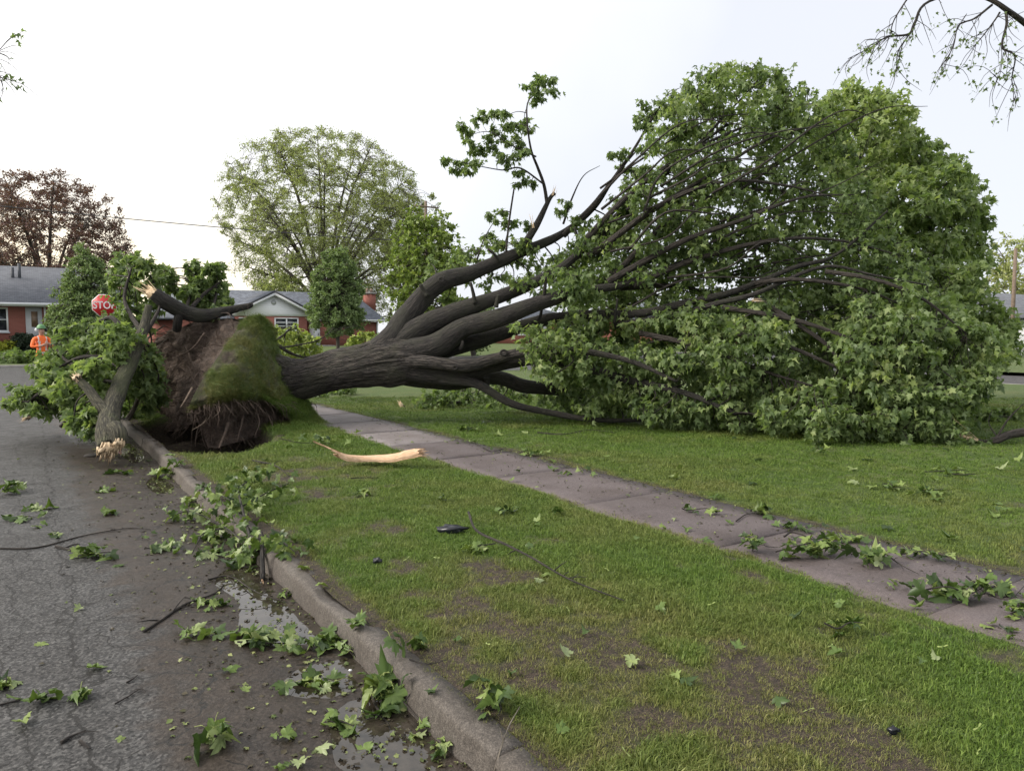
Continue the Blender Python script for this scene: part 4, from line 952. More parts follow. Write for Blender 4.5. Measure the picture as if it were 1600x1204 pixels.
V2, Q2, N2 = patch(turf_rows, 80, 80, 0.09, 5.0, 4.0)
# under the torn edge: a curtain of dark earth falling back into the pit
curt_rows = [
 [(298, 634, 10.42), (345, 617, 10.55), (400, 622, 11.2), (440, 632, 11.95), (472, 650, 12.4)],
 [(305, 650, 10.6), (345, 640, 10.75), (398, 640, 11.4), (436, 646, 12.0), (470, 660, 12.35)],
 [(316, 675, 10.75), (350, 668, 10.85), (395, 664, 11.4), (432, 660, 12.0), (468, 668, 12.3)],
 [(325, 700, 10.6), (355, 695, 10.75), (395, 684, 11.3), (430, 677, 11.9), (464, 676, 12.1)]]
V3, Q3, N3 = patch(curt_rows, 100, 60, 0.16, 4.5, 7.0)
# apron of lawn lifted between tear and sidewalk
apr_rows = [
 [(405, 616, 11.2), (440, 620, 11.85), (480, 626, 12.5)],
 [(432, 634, 11.6), (460, 640, 12.0), (492, 645, 12.45)],
 [(456, 655, 12.0), (482, 660, 12.0), (512, 661, 12.15)],
 [(452, 672, 11.0), (495, 676, 10.85), (540, 676, 10.95)],
 [(436, 690, 9.95), (490, 695, 9.72), (555, 695, 9.8)],
 [(415, 706, 9.15), (485, 714, 8.9), (570, 712, 9.0)]]
V4, Q4, N4 = patch(apr_rows, 40, 50, 0.012, 5.0, 2.0)
V4[:, 2] -= 0.02 * sstep(0.35, 0.14, V4[:, 2])
# rough back of the plate, so that it is a solid body
back_rows = [
 [(238, 538, 13.6), (300, 504, 13.2), (350, 498, 12.9), (412, 496, 12.6)],
 [(225, 590, 14.0), (290, 570, 13.9), (350, 560, 13.6), (440, 556, 12.7)],
 [(212, 655, 14.0), (290, 640, 14.1), (370, 640, 13.8), (470, 640, 12.8)]]
V5, Q5, N5 = patch(back_rows, 24, 24, 0.08, 3.0, 9.0)
bm_ = MB(); bm_.add(V1, Q1); bm_.add(V3, Q3); bm_.add(V5, Q5)
V, Q, T, U, A = bm_.arrays(); rp.data = fast_mesh('root_plate', V - TB, T, Q, True, mats=[M['soil']])
tb_ = MB(); tb_.add(V2, Q2); tb_.add(V4, Q4); V, Q, T, U, A = tb_.arrays()
n2 = fbm(V * 4.0, 4); s2 = np.clip(0.35 + 1.1 * n2 - .6 * sstep(11.7, 12.4, V @ FH), 0, 1) * (np.arange(len(V)) < len(V2))
link('turf', fast_mesh('turf', V - TB, T, Q, True, {'soil': s2}), M['lawn'], rp)
def surf_grass(name, V, Nn, keep, dry, n, parent, base, hs=1.0, gravity=0.5, seed=3, group=None):
    r = np.random.default_rng(seed); idx = r.choice(np.where(keep)[0], n)
    P = V[idx] + r.normal(size=(n, 3)) * 0.015; d = norm(Nn[idx] + np.array([0, 0, -gravity]) * 0.6 + r.normal(size=(n, 3)) * 0.35)
    rot = np.array([tuple(Vector(v).to_track_quat('Z', 'Y').to_euler()) for v in d])
    s = r.uniform(.6, 1.2, n) * hs
    return grass_obj(name, P - base, rot, np.c_[s, s, s], np.clip(dry[idx] + r.normal(size=n) * .15, 0, 1), None, parent, group)
dry2 = np.clip(0.60 + 0.9 * fbm(V2 * 2.2 + 4, 3) - 0.5 * sstep(11.6, 12.3, V2 @ FH), 0, 1)
surf_grass('turf_grass', V2, N2, fbm(V2 * 4.0, 4) < 0.12, dry2, 6000, rp, TB, 0.6, 1.6, 3, GRASS2)
surf_grass('lifted_grass', V4, N4 + np.array([0, 0, 0.6]), np.ones(len(V4), bool), np.clip(0.05 + 0.6 * fbm(V4 * 1.5, 3), 0, 1), 9000, rp, TB, 0.7, -0.2, 6)
# roots
r_ = np.random.default_rng(8); fine_ = MB()
for k in range(760):
    if k < 200: i = r_.integers(0, len(V3)); p0, n0 = V3[i], N3[i]; l = r_.uniform(.08, .42); dn = .7
    elif k < 640: i = r_.integers(0, len(V1)); p0, n0 = V1[i], N1[i]; l = r_.uniform(.10, .5); dn = 0.3
    else: i = r_.integers(len(V2) - 160, len(V2) - 40); p0, n0 = V2[i], N2[i]; l = r_.uniform(.12, .4); dn = 1.2
    d1 = norm(n0 + np.array([0, 0, -dn]) + r_.normal(size=3) * .8); d2 = norm(d1 + np.array([0, 0, -.7]) + r_.normal(size=3) * .7)
    q1 = p0 + d1 * l * .5; q2 = q1 + d2 * l * .5; rr = r_.choice([.003, .0035, .005, .009])
    tube(fine_, [p0 - n0 * .03, q1, q2], [rr, rr * .8, rr * .3], 3, 3, False)
V, Q, T, U, A = fine_.arrays(); o = link('root_fringe', fast_mesh('root_fringe', V - TB, T, Q, True), M['root'], rp); o['kind'] = 'stuff'
for pts, r0, mk in (([(357, 660, 10.7), (352, 675, 10.55), (346, 690, 10.4), (342, 700, 10.3)], .028, 'root'), ([(300, 606, 10.7), (291, 622, 10.5), (282, 636, 10.4)], .017, 'root_pale'),
     ([(380, 650, 11.1), (376, 668, 10.9), (370, 690, 10.7)], .018, 'root'), ([(400, 640, 11.3), (405, 660, 11.1), (398, 682, 11.0)], .015, 'root'), ([(262, 530, 12.9), (240, 538, 12.7), (222, 545, 12.5), (205, 542, 12.4)], .04, 'root'),
     ([(325, 645, 10.6), (318, 660, 10.45), (300, 672, 10.35)], .013, 'root_pale'), ([(415, 642, 11.5), (422, 655, 11.4), (428, 672, 11.4)], .014, 'root'), ([(290, 540, 12.4), (300, 570, 12.1), (292, 600, 12.0)], .022, 'root'), ([(320, 520, 12.0), (300, 545, 12.0), (270, 560, 12.3)], .02, 'root')):
    mb = MB(); P = np.array([dp(*p) for p in pts]); tube(mb, P, np.linspace(r0, r0 * .35, len(P)), 7, 5, True, .2); part('root', mb, M[mk], rp)

# ------------------------------------------------------------------ MAPLE STANDING BEHIND (its round crown rises over the fallen one)
def build_tree(name, label, cat, base, trunk, limbs_, fol, leafname, leafmat, templates, barkmat, twigmat, group=None):
    base = np.asarray(base, float); e = empty(name, base, label, cat, group)
    mb = MB(); tube(mb, trunk[0], trunk[1], 14, 6, True, 0.12); part('trunk', mb, barkmat, e, base)
    for (P, R) in limbs_:
        mb = MB(); tube(mb, P, R, 8, 5, True, 0.1); part('limb', mb, barkmat, e, base)
    fol.build(e, leafname, leafmat, templates, twigmat, 'twigs', base)
    return e
b = gp(1330, 620, 0.12); top = dp(1350, 330, 16.8); rr = np.random.default_rng(31)
b = np.array([*dp(1330, 560, 16.8)[:2], 0.1])
fork = b + np.array([0, 0, 1.7]); lm = []; LPs = [np.array([fork])]; LRs = [np.array([.12])]
for (x, y, d) in ((1300, 190, 16.2), (1350, 160, 16.8), (1400, 200, 16.6), (1440, 260, 16.0), (1490, 290, 15.6), (1520, 370, 15.2), (1510, 450, 14.6), (1560, 500, 14.2), (1400, 330, 14.8), (1340, 260, 15.0), (1460, 420, 14.0)):
    e = dp(x, y, d); m1 = fork + (e - fork) * .35 + np.array([0, 0, .35]); m2 = fork + (e - fork) * .7 + np.array([0, 0, .25])
    P, R = np.array([fork, m1, m2, e]), np.array([.085, .06, .04, .012]); lm.append((P, R))
    S_ = spline(np.c_[P, R], 8); LPs.append(S_[:, :3]); LRs.append(S_[:, 3])
fo2 = Foliage(77)
C_poly = [(1275, 160), (1340, 135), (1400, 155), (1430, 210), (1490, 250), (1530, 310), (1535, 400), (1530, 470), (1580, 510), (1588, 550), (1550, 570), (1480, 490), (1400, 430), (1330, 340), (1285, 250)]
for (x, y) in scatter(C_poly, 210, 14, fo2.rng):
    edge = 1 if x > 1480 else 0
    d = (16.2 if y < 260 else 15.2 if y < 420 else 13.6) + fo2.rng.normal() * .7
    yel = 0.78 if (y < 300 and x < 1430) else 0.58
    fo2.clump(dp(x, y, d), fo2.rng.uniform(.28, .42), (np.concatenate(LPs), np.concatenate(LRs)), 8, 10, (.095, .145), yel, 0.45)
build_tree('standing_maple_tree', 'round-crowned upright maple rising behind the right end of the fallen tree', 'tree', b, (np.array([b, b + [0.02, 0, .9], fork]), np.array([.2, .16, .13])), lm, fo2, 'crown_leaves', M['leaf'], TLOW, M['bark_limb'], M['twig'])

# ------------------------------------------------------------------ BROKEN LIMBS AND BRANCHES LYING ABOUT
def broken(name, label, limbs_, clumps, foliage_kw, ends=(), leafmat='leaf', bark='bark_green', seed=1, cat='branch', singles=0, group=None, gaps=()):
    """limbs_: list of lists of (px,py,depth,r); clumps: (polygon, n, mindist, d0, d1, tint, rad)"""
    P0, _ = limb_path(limbs_[0]); base = P0[0].copy(); base[2] = min(p[2] for p in P0)
    e = empty(name, base, label, cat, group); LP, LR = [], []
    for i, l in enumerate(limbs_):
        mb = MB(); P, R = limb_path(l); P, R = tube(mb, P, R, 18 if R.max() > .06 else 8, 8, True, 0.12, 0.03 if R.max() > .06 else 0, i + seed)
        part('limb' if R.max() > .03 else 'branch', mb, M[bark if R.max() > .06 else 'twig'] if len(l[0]) < 5 else M[l[0][4]], e, base); LP.append(P); LR.append(R)
    for (x, y, d, vx, vy, vd, r, ln, n) in ends:
        mb = MB(); fracture(mb, dp(x, y, d), RT * vx + UP * vy + FH * vd, r * 1.12, ln, seed + x * .1, 9.0); splinter(mb, dp(x, y, d), RT * vx + UP * vy + FH * vd, r * .95, ln * 1.6, n * 2, np.random.default_rng(seed), .5); part('torn_end', mb, M['wood'], e, base, False)
    fol = Foliage(seed + 200); L = (np.concatenate(LP), np.concatenate(LR))
    for (poly, n, md, d0, d1, tint, rad) in clumps:
        for (x, y) in scatter(poly, n, md, fol.rng):
            if any(x0 < x < x1 and y0 < y < y1 for x0, x1, y0, y1 in gaps): continue
            q = dp(x, y, fol.rng.uniform(d0, d1)); q[2] = max(q[2], rad * .6)
            fol.clump(q, rad * fol.rng.uniform(.8, 1.2), L, **{**dict(n_twig=7, per=9, size=(.075, .125), tint=tint, droop=.5), **foliage_kw})
    if clumps: fol.build(e, 'foliage', M[leafmat], TLOW, M['twig'], 'twigs', base, singles, FINE_TREE, lambda P, S: (P @ FH))
    return e
broken('broken_limb', 'thick mossy broken limb with splintered pale butt, leaning over the kerb by the pit',
  [[(170, 700, 8.95, .12), (169, 676, 9.2, .145), (173, 642, 9.6, .12), (186, 605, 10.1, .11), (201, 572, 10.6, .10), (215, 538, 11.0, .09), (226, 508, 11.3, .07), (232, 478, 11.5, .05)],
   [(168, 648, 9.5, .09), (152, 628, 9.6, .07), (138, 608, 9.7, .058), (122, 592, 9.8, .05)],
   [(178, 668, 9.1, .10), (186, 678, 9.0, .095), (186, 694, 8.95, .07)],
   [(210, 548, 10.9, .05), (180, 500, 11.2, .035), (160, 500, 11.4, .028), (125, 520, 11.6, .018)],
   [(198, 580, 10.5, .045), (165, 560, 10.6, .035), (120, 560, 10.6, .025), (70, 590, 10.6, .012)],
   [(215, 538, 11.0, .045), (240, 500, 11.6, .03), (250, 470, 12, .02), (235, 430, 12.2, .012)],
   [(160, 640, 10.0, .06), (110, 600, 10.3, .04), (70, 610, 10.5, .028), (40, 630, 10.6, .014)],
   [(190, 600, 10.2, .035), (150, 590, 10.4, .028), (100, 560, 10.8, .02), (80, 530, 11, .01)],
   [(222, 520, 11.2, .04), (195, 470, 11.8, .03), (205, 420, 12, .015)]],
  [([(85, 500), (150, 480), (210, 500), (215, 560), (190, 600), (150, 585), (100, 600), (70, 570)], 62, 13, 10.6, 12.4, .48, .26),
   ([(30, 620), (80, 560), (130, 590), (150, 640), (90, 640), (50, 640)], 42, 12, 10.2, 11.6, .45, .24),
   ([(180, 400), (232, 405), (250, 470), (225, 500), (180, 500), (172, 450)], 24, 14, 11.8, 13.0, .45, .22),
   ([(150, 600), (240, 560), (250, 630), (200, 650), (150, 640)], 18, 15, 11.4, 13.2, .32, .26),
   ([(110, 660), (135, 640), (150, 660), (140, 672)], 6, 10, 9.4, 9.8, .45, .16),
   ([(95, 590), (150, 560), (168, 600), (150, 640), (100, 640)], 16, 12, 9.9, 10.5, .6, .19), ([(212, 560), (246, 540), (250, 620), (222, 640)], 9, 13, 11.0, 11.6, .5, .18), ([(150, 520), (200, 500), (205, 550), (165, 570)], 8, 13, 10.4, 10.9, .6, .17)],
  {}, ends=[(169, 700, 8.9, -.05, -1, -.5, .11, .13, 22), (186, 692, 8.9, .1, -1, -.5, .06, .08, 8), (121, 591, 9.75, -.5, .8, -.2, .05, .07, 6)], seed=3, cat='limb', singles=80, gaps=((118, 186, 440, 512), (30, 104, 470, 556)))
broken('broken_limb', 'dark broken limb with a long splintered tip, resting on top of the root plate',
  [[(240, 458, 11.9, .10), (262, 474, 12.0, .12), (290, 488, 12.2, .125), (318, 493, 12.3, .11), (350, 486, 12.5, .075), (388, 478, 12.7, .05), (392, 474, 12.7, .03)],
   [(318, 492, 12.3, .05), (345, 492, 12.6, .035), (372, 486, 12.8, .02)],
   [(280, 486, 12.1, .06), (278, 500, 12.1, .07), (276, 515, 12.2, .07)],
   [(300, 480, 12.5, .04), (318, 460, 12.8, .03), (345, 440, 13.0, .012)],
   [(290, 485, 12.4, .035), (300, 450, 12.9, .022), (304, 420, 13, .01)],
   [(330, 490, 12.6, .03), (338, 455, 13.1, .02), (332, 420, 13.2, .008)]],
  [([(268, 455), (300, 440), (345, 440), (362, 470), (340, 482), (290, 478)], 26, 12, 12.6, 13.6, .5, .20),
   ([(292, 412), (305, 410), (318, 440), (300, 445)], 6, 9, 12.9, 13.2, .5, .13), ([(322, 415), (345, 410), (350, 432), (330, 440)], 5, 9, 12.9, 13.2, .5, .12),
   ([(235, 432), (262, 420), (275, 430), (262, 445), (240, 445)], 6, 10, 12.6, 13, .55, .14)],
  {}, ends=[(243, 461, 11.9, -1, .62, 0, .075, .24, 10)], bark='bark_limb', seed=12, cat='limb')
broken('broken_branch', 'slender pale grey branch propped between the kerb and the root plate',
  [[(200, 656, 11.6, .040, 'twig_pale'), (214, 628, 11.7, .034), (222, 600, 11.9, .028), (232, 565, 12.1, .024), (238, 545, 12.2, .020), (230, 532, 12.2, .018), (240, 520, 12.3, .015), (258, 508, 12.4, .008)],
   [(232, 558, 12.1, .014, 'twig_pale'), (248, 540, 12.3, .010), (262, 528, 12.4, .005)]],
  [([(215, 560), (240, 556), (246, 575), (228, 590)], 5, 9, 12.0, 12.3, .6, .13)], {}, seed=17)
broken('broken_branch', 'dark broken branch with pale snapped end lying on the street left of the mossy limb',
  [[(42, 654, 10.9, .032), (62, 640, 11.0, .036), (95, 638, 11.0, .03), (130, 645, 11, .02), (150, 640, 11.1, .01)], [(95, 666, 9.9, .026), (112, 650, 10.1, .03), (132, 632, 10.3, .03), (150, 615, 10.5, .02)]],
  [([(15, 628), (60, 610), (110, 630), (60, 640)], 12, 10, 10.9, 11.4, .5, .15)], {}, ends=[(43, 653, 10.85, -1, -.3, -.2, .022, .10, 5)], seed=23)
broken('broken_branch', 'leafy yellow-green branch fallen behind the root plate above the trunk',
  [[(415, 528, 14.6, .045), (435, 540, 14.8, .04), (455, 552, 15, .03), (480, 560, 15.2, .015)], [(418, 545, 14.7, .02), (460, 540, 15, .018), (500, 530, 15.2, .013), (522, 512, 15.3, .006)], [(425, 535, 14.7, .03), (440, 525, 15.1, .02), (455, 512, 15.3, .01)]],
  [([(425, 520), (450, 512), (490, 530), (495, 555), (440, 560), (420, 545)], 22, 11, 15.2, 16.6, .8, .22), ([(545, 530), (580, 520), (590, 545), (555, 550)], 8, 12, 16.5, 17.5, .75, .2)], {}, leafmat='leaf_top', seed=29)
broken('broken_branch', 'leafy broken branch on the lawn under the trunk, its torn end pointing at the sidewalk',
  [[(628, 636, 14.9, .05), (640, 640, 14.9, .055), (665, 640, 14.9, .045), (700, 632, 15.0, .03), (740, 622, 15.1, .015)], [(665, 640, 14.9, .03), (700, 622, 15.3, .022), (745, 612, 15.5, .01)]],
  [([(650, 628), (700, 612), (760, 618), (770, 645), (690, 650)], 30, 12, 14.3, 15.6, .36, .22)], {}, ends=[(628, 634, 14.85, -.6, .8, -.1, .035, .14, 6)], bark='bark_limb', seed=37)
broken('broken_branch', 'heap of leafy twigs beyond the trunk at the far end of the visible sidewalk',
  [[(470, 628, 17.5, .03), (500, 620, 17.6, .028), (540, 615, 17.8, .012)]],
  [([(470, 615), (545, 604), (550, 628), (480, 636)], 18, 12, 17.0, 18.2, .42, .24)], {}, seed=41)
broken('broken_branch', 'low leafy debris pile on the far lawn seen below the fallen trunk',
  [[(560, 605, 24, .04), (620, 605, 24.2, .03), (680, 600, 24.5, .012)]],
  [([(550, 600), (600, 594), (680, 592), (760, 596), (760, 612), (600, 612)], 34, 13, 23, 26, .62, .36)], {}, leafmat='leaf_top', seed=43)
broken('broken_branch', 'dark curved branch with twigs lying on the lawn at the right edge',
  [[(1510, 680, 10.0, .018), (1535, 690, 9.9, .03), (1555, 688, 9.85, .05), (1580, 678, 9.9, .055), (1625, 672, 10, .06)], [(1555, 688, 9.85, .015), (1575, 655, 9.9, .010), (1600, 630, 9.95, .006)], [(1560, 685, 9.85, .01), (1545, 660, 10.1, .006), (1550, 640, 10.2, .003)]],
  [([(1440, 690), (1530, 688), (1545, 700), (1460, 706)], 10, 12, 9.7, 10.2, .35, .14)], {}, ends=[(1522, 686, 9.85, -1, .25, 0, .02, .3, 4)], bark='twig', seed=47)
broken('broken_branch', 'flattened leafy twigs on the lawn to the right of the fallen crown',
  [[(1520, 655, 12.5, .02), (1550, 650, 12.6, .016), (1590, 652, 12.6, .008)]],
  [([(1520, 648), (1560, 642), (1595, 650), (1560, 662)], 9, 12, 12.3, 12.9, .45, .16)], {}, seed=53)
broken('broken_branch', 'long heap of storm-torn leafy branches on the grass before the left house',
  [[(5, 560, 37, .05), (25, 556, 37, .05), (60, 562, 37.5, .02)]],
  [([(-20, 556), (10, 552), (60, 552), (85, 560), (70, 570), (-20, 570)], 40, 7, 36.2, 38.5, .42, .42)], dict(size=(.16, .26), per=7), seed=59)

# ------------------------------------------------------------------ HOUSES
def boxpart(name, x0, x1, y0, y1, z0, z1, m, parent, base, bevel=0):
    mb = MB(); mb.box(x0 - base[0], x1 - base[0], y0 - base[1], y1 - base[1], z0 - base[2], z1 - base[2])
    return mb.build(name, m, parent, bevel=bevel)
def window(x0, x1, z0, z1, yf, parent, base, nx=2, bars=0, glass='glass'):
    """frame standing proud of the wall face yf (wall faces -Y), panes set back"""
    fw_ = 0.09; mb = MB()
    for (a, b_, c, d) in ((x0 - fw_, x1 + fw_, z1, z1 + fw_), (x0 - fw_, x1 + fw_, z0 - fw_, z0), (x0 - fw_, x0, z0, z1), (x1, x1 + fw_, z0, z1)): mb.box(a - base[0], b_ - base[0], yf - .06 - base[1], yf + .02 - base[1], c - base[2], d - base[2])
    for k in range(1, nx):
        xm = x0 + (x1 - x0) * k / nx; mb.box(xm - .05 - base[0], xm + .05 - base[0], yf - .055 - base[1], yf + .02 - base[1], z0 - base[2], z1 - base[2])
    for k in range(bars):
        zm = z0 + (z1 - z0) * (k + 1) / (bars + 1); mb.box(x0 - base[0], x1 - base[0], yf - .045 - base[1], yf - base[1], zm - .03 - base[2], zm + .03 - base[2])
    wv = mb.build('window', M['white'], parent)
    for k in range(nx):
        a = x0 + (x1 - x0) * k / nx; b_ = x0 + (x1 - x0) * (k + 1) / nx
        boxpart('pane', a, b_, yf - .02, yf + .01, z0, z1, M[glass], wv, base)
    boxpart('sill', x0 - .15, x1 + .15, yf - .12, yf + .015, z0 - fw_ - .07, z0 - fw_ - .002, M['white'], wv, base)
    return wv
def hip_roof(name, x0, x1, y0, y1, ze, zr, inset, m, parent, base, th=0.14):
    ym = (y0 + y1) / 2
    V = np.array([(x0, y0, ze), (x1, y0, ze), (x1, y1, ze), (x0, y1, ze), (x0 + inset, ym, zr), (x1 - inset, ym, zr), (x0, y0, ze - th), (x1, y0, ze - th), (x1, y1, ze - th), (x0, y1, ze - th)]) - base
    mb = MB(); mb.add(V, [(0, 1, 5, 4), (2, 3, 4, 5), (0, 6, 7, 1), (1, 7, 8, 2), (2, 8, 9, 3), (3, 9, 6, 0), (6, 9, 8, 7)], [(1, 2, 5), (3, 0, 4)]); return mb.build(name, m, parent)

# left house
Y1 = 52.0; h1 = np.array([-2.0, Y1, 0.5]); H1 = empty('brick_house', h1, 'red brick bungalow with long grey roof at the far left of the street', 'house')
zx = lambda px, py, Y: yp(px, py, Y)
xw = zx(14, 500, Y1)[0]; xd0, xd1 = zx(40, 500, Y1)[0], zx(66, 500, Y1)[0]
boxpart('wall', -16, 5.2, Y1, Y1 + 8.5, 0.2, 3.12, M['brick'], H1, h1)
rf = hip_roof('roof', -17, 5.9, Y1 - .75, Y1 + 9.2, 3.34, 5.75, 2.2, M['roof'], H1, h1)
boxpart('gutter', -17.1, 6.0, Y1 - .86, Y1 - .752, 3.19, 3.33, M['white'], rf, h1)
boxpart('soffit', -16.9, 5.8, Y1 - .74, Y1 - .01, 3.13, 3.19, M['white'], rf, h1)
xv = zx(31, 440, Y1 + 3)[0]
for dx, zz in ((-0.35, 5.55), (0.0, 5.8)):
    mb = MB(); tube(mb, [(xv + dx - h1[0], Y1 + 2.6 - h1[1], 4.6 - h1[2]), (xv + dx - h1[0], Y1 + 2.6 - h1[1], zz - h1[2])], [.09, .09], 10, 1); mb.build('vent_pipe', M['fascia'], rf)
window(xw - 2.6, xw - .12, 1.75, 2.98, Y1, H1, h1, 3, 1)
pn = boxpart('entry_panel', xd0, xd1, Y1 - .05, Y1 + .05, .5, 3.1, M['grey_paint'], H1, h1)
boxpart('door_glass', xd0 + .28, xd1 - .22, Y1 - .08, Y1 - .052, 1.95, 2.85, M['curtain'], pn, h1)
boxpart('downspout', xd1 + .1, xd1 + .2, Y1 - .11, Y1 - .003, .5, 3.15, M['white'], H1, h1)
boxpart('porch_step', xd0 - .3, xd1 + .4, Y1 - 1.0, Y1 - .055, .2, .62, M['kerb_far'], H1, h1)

# house with the white gable
Y2 = 58.0; h2 = np.array([zx(427, 520, Y2)[0], Y2, 0.5]); H2 = empty('brick_house', h2, 'red brick bungalow with a white-sided front gable seen above the trunk', 'house')
gx0, gx1 = zx(366, 490, Y2)[0], zx(486, 490, Y2)[0]; gxm = (gx0 + gx1) / 2; gz = zx(427, 457, Y2)[2]; ge = zx(486, 488, Y2)[2]; bz = zx(440, 494, Y2)[2]
boxpart('wall', gx0 + .35, gx1 - .35, Y2, Y2 + 9, .2, bz, M['brick'], H2, h2)
mb = MB(); mb.prism(np.array([(gx0 + .3, Y2 - .06, bz), (gx1 - .3, Y2 - .06, bz), (gx1 - .3, Y2 - .06, ge), (gxm, Y2 - .06, gz - .16), (gx0 + .3, Y2 - .06, ge)]) - h2, (0, 6, 0)); gab = mb.build('gable', M['siding'], H2)
mb = MB(); c = np.array([gxm, Y2 - .1, gz - .75]) - h2; a = np.linspace(0, 2 * PI, 21)[:-1]; mb.prism([(c[0] + .19 * math.cos(t), c[1], c[2] + .19 * math.sin(t)) for t in a], (0, .035, 0)); mb.build('round_vent', M['grey_paint'], gab)
for sgn, xe in ((-1, gx0 - .15), (1, gx1 + .15)):
    zz = ge - .08
    mb = MB(); mb.prism(np.array([(gxm, Y2 - .45, gz), (xe, Y2 - .45, zz), (xe, Y2 - .45, zz + .12), (gxm, Y2 - .45, gz + .14)]) - h2, (0, 6.6, 0)); rfp = mb.build('roof', M['roof_dark'], H2)
    mb = MB(); mb.prism(np.array([(gxm, Y2 - .47, gz - .02), (xe, Y2 - .47, zz - .02), (xe, Y2 - .47, zz - .22), (gxm, Y2 - .47, gz - .22)]) - h2, (0, .4, 0)); mb.build('barge_board', M['white'], rfp)
    mb = MB(); mb.prism(np.array([(gxm, Y2 - .50, gz + .15), (xe, Y2 - .50, zz + .13), (xe, Y2 - .50, zz - .01), (gxm, Y2 - .50, gz - .01)]) - h2, (0, .027, 0)); mb.build('fascia', M['fascia'], rfp)
wx0, wx1 = zx(429, 505, Y2)[0], zx(466, 505, Y2)[0]
window(wx0 + .08, wx1 - .08, zx(440, 515, Y2)[2], zx(440, 498, Y2)[2], Y2, H2, h2, 2, 2)
wl = zx(403, 500, Y2)[0]; window(wl - 1.3, wl - .06, zx(440, 515, Y2)[2], zx(440, 498, Y2)[2], Y2, H2, h2, 2, 2)
X2b = zx(590, 500, Y2 + 2)[0]; X2a = gx0 - 5
boxpart('wing_wall', gx1 - .4, X2b, Y2 + 2, Y2 + 9.5, .2, 2.55, M['brick'], H2, h2)
boxpart('wing_wall', X2a, gx0 + .34, Y2 + 2, Y2 + 9.5, .2, 2.55, M['brick'], H2, h2)
mr = hip_roof('roof', X2a - .5, X2b + .5, Y2 + 1.4, Y2 + 10.2, 2.74, 5.1, 1.2, M['roof_dark'], H2, h2)
boxpart('gutter', gx1 + .2, X2b + .55, Y2 + 1.28, Y2 + 1.39, 2.6, 2.73, M['white'], mr, h2)
boxpart('downspout', X2b - .12, X2b - .02, Y2 + 1.88, Y2 + 1.99, .4, 2.6, M['white'], H2, h2)
xc = zx(577, 470, Y2 + 5)[0]; ch = boxpart('chimney', xc - .45, xc + .45, Y2 + 4.6, Y2 + 5.4, 3.6, 5.05, M['brick'], mr, h2)
boxpart('chimney_cap', xc - .55, xc + .55, Y2 + 4.5, Y2 + 5.5, 5.052, 5.2, M['kerb_far'], mr, h2)
for dx in (-.2, .2):
    mb = MB(); tube(mb, np.array([(xc + dx, Y2 + 5, 5.2), (xc + dx, Y2 + 5, 5.55)]) - h2, [.13, .11], 10, 1); mb.build('chimney_pot', M['root_pale'], mr)
dx0, dx1 = zx(484, 520, Y2 + 1.9)[0], zx(500, 520, Y2 + 1.9)[0]
dr = boxpart('door', dx0, dx1, Y2 + 1.9, Y2 + 2.03, .55, 2.5, M['white'], H2, h2); boxpart('handle', dx1 - .15, dx1 - .08, Y2 + 1.85, Y2 + 1.898, 1.4, 1.6, M['metal'], dr, h2)
sx0, sx1 = zx(494, 545, Y2 - 1)[0], zx(528, 545, Y2 - 1)[0]
for k in range(3): boxpart('step', sx0, sx1, Y2 - 1.2 + k * .4, Y2 + 1.85, .12 + k * .17, .28 + k * .17, M['kerb_far'], H2, h2)

# houses half hidden by the crown
def bungalow(label, pxa, pxb, Y, ze, zr, wins, depth=9):
    xa, xb = zx(pxa, 520, Y)[0], zx(pxb, 520, Y)[0]; bs = np.array([(xa + xb) / 2, Y, .4]); H = empty('brick_house', bs, label, 'house')
    boxpart('wall', xa, xb, Y, Y + depth, .1, ze - .15, M['brick'], H, bs); r = hip_roof('roof', xa - .6, xb + .6, Y - .6, Y + depth + .6, ze, zr, 2.5, M['roof_dark'], H, bs)
    boxpart('gutter', xa - .65, xb + .65, Y - .72, Y - .605, ze - .16, ze - .02, M['white'], r, bs)
    for f in wins:
        x = xa + (xb - xa) * f; window(x - .8, x + .8, 1.5, 2.5, Y, H, bs, 2, 0)
    x = xa + (xb - xa) * .52; d_ = boxpart('door', x - .45, x + .45, Y - .05, Y + .03, .45, 2.4, M['white'], H, bs); boxpart('handle', x + .3, x + .36, Y - .1, Y - .052, 1.3, 1.5, M['metal'], d_, bs)
bungalow('red brick house glimpsed through the branches in the middle of the fallen crown', 800, 900, 62.0, 2.9, 4.4, (.2, .8))
bungalow('red brick house behind the crown, left of the dark hollow in the foliage', 1030, 1180, 50.0, 3.0, 4.6, (.15, .8))
# white-gabled house at the right edge
b4 = dp(1652, 545, 46.0); b4[2] = .3; H4 = empty('pale_house', b4, 'grey-roofed pale house cut off by the right edge of the picture', 'house')
boxpart('wall', b4[0] - 2.5, b4[0] + 8, b4[1], b4[1] + 7, .1, 2.4, M['siding'], H4, b4)
hip_roof('roof', b4[0] - 3.2, b4[0] + 8.6, b4[1] - .6, b4[1] + 7.6, 2.6, 4.2, 1.5, M['roof'], H4, b4)
window(b4[0] - 1.2, b4[0] + .4, 1.2, 2.1, b4[1], H4, b4)

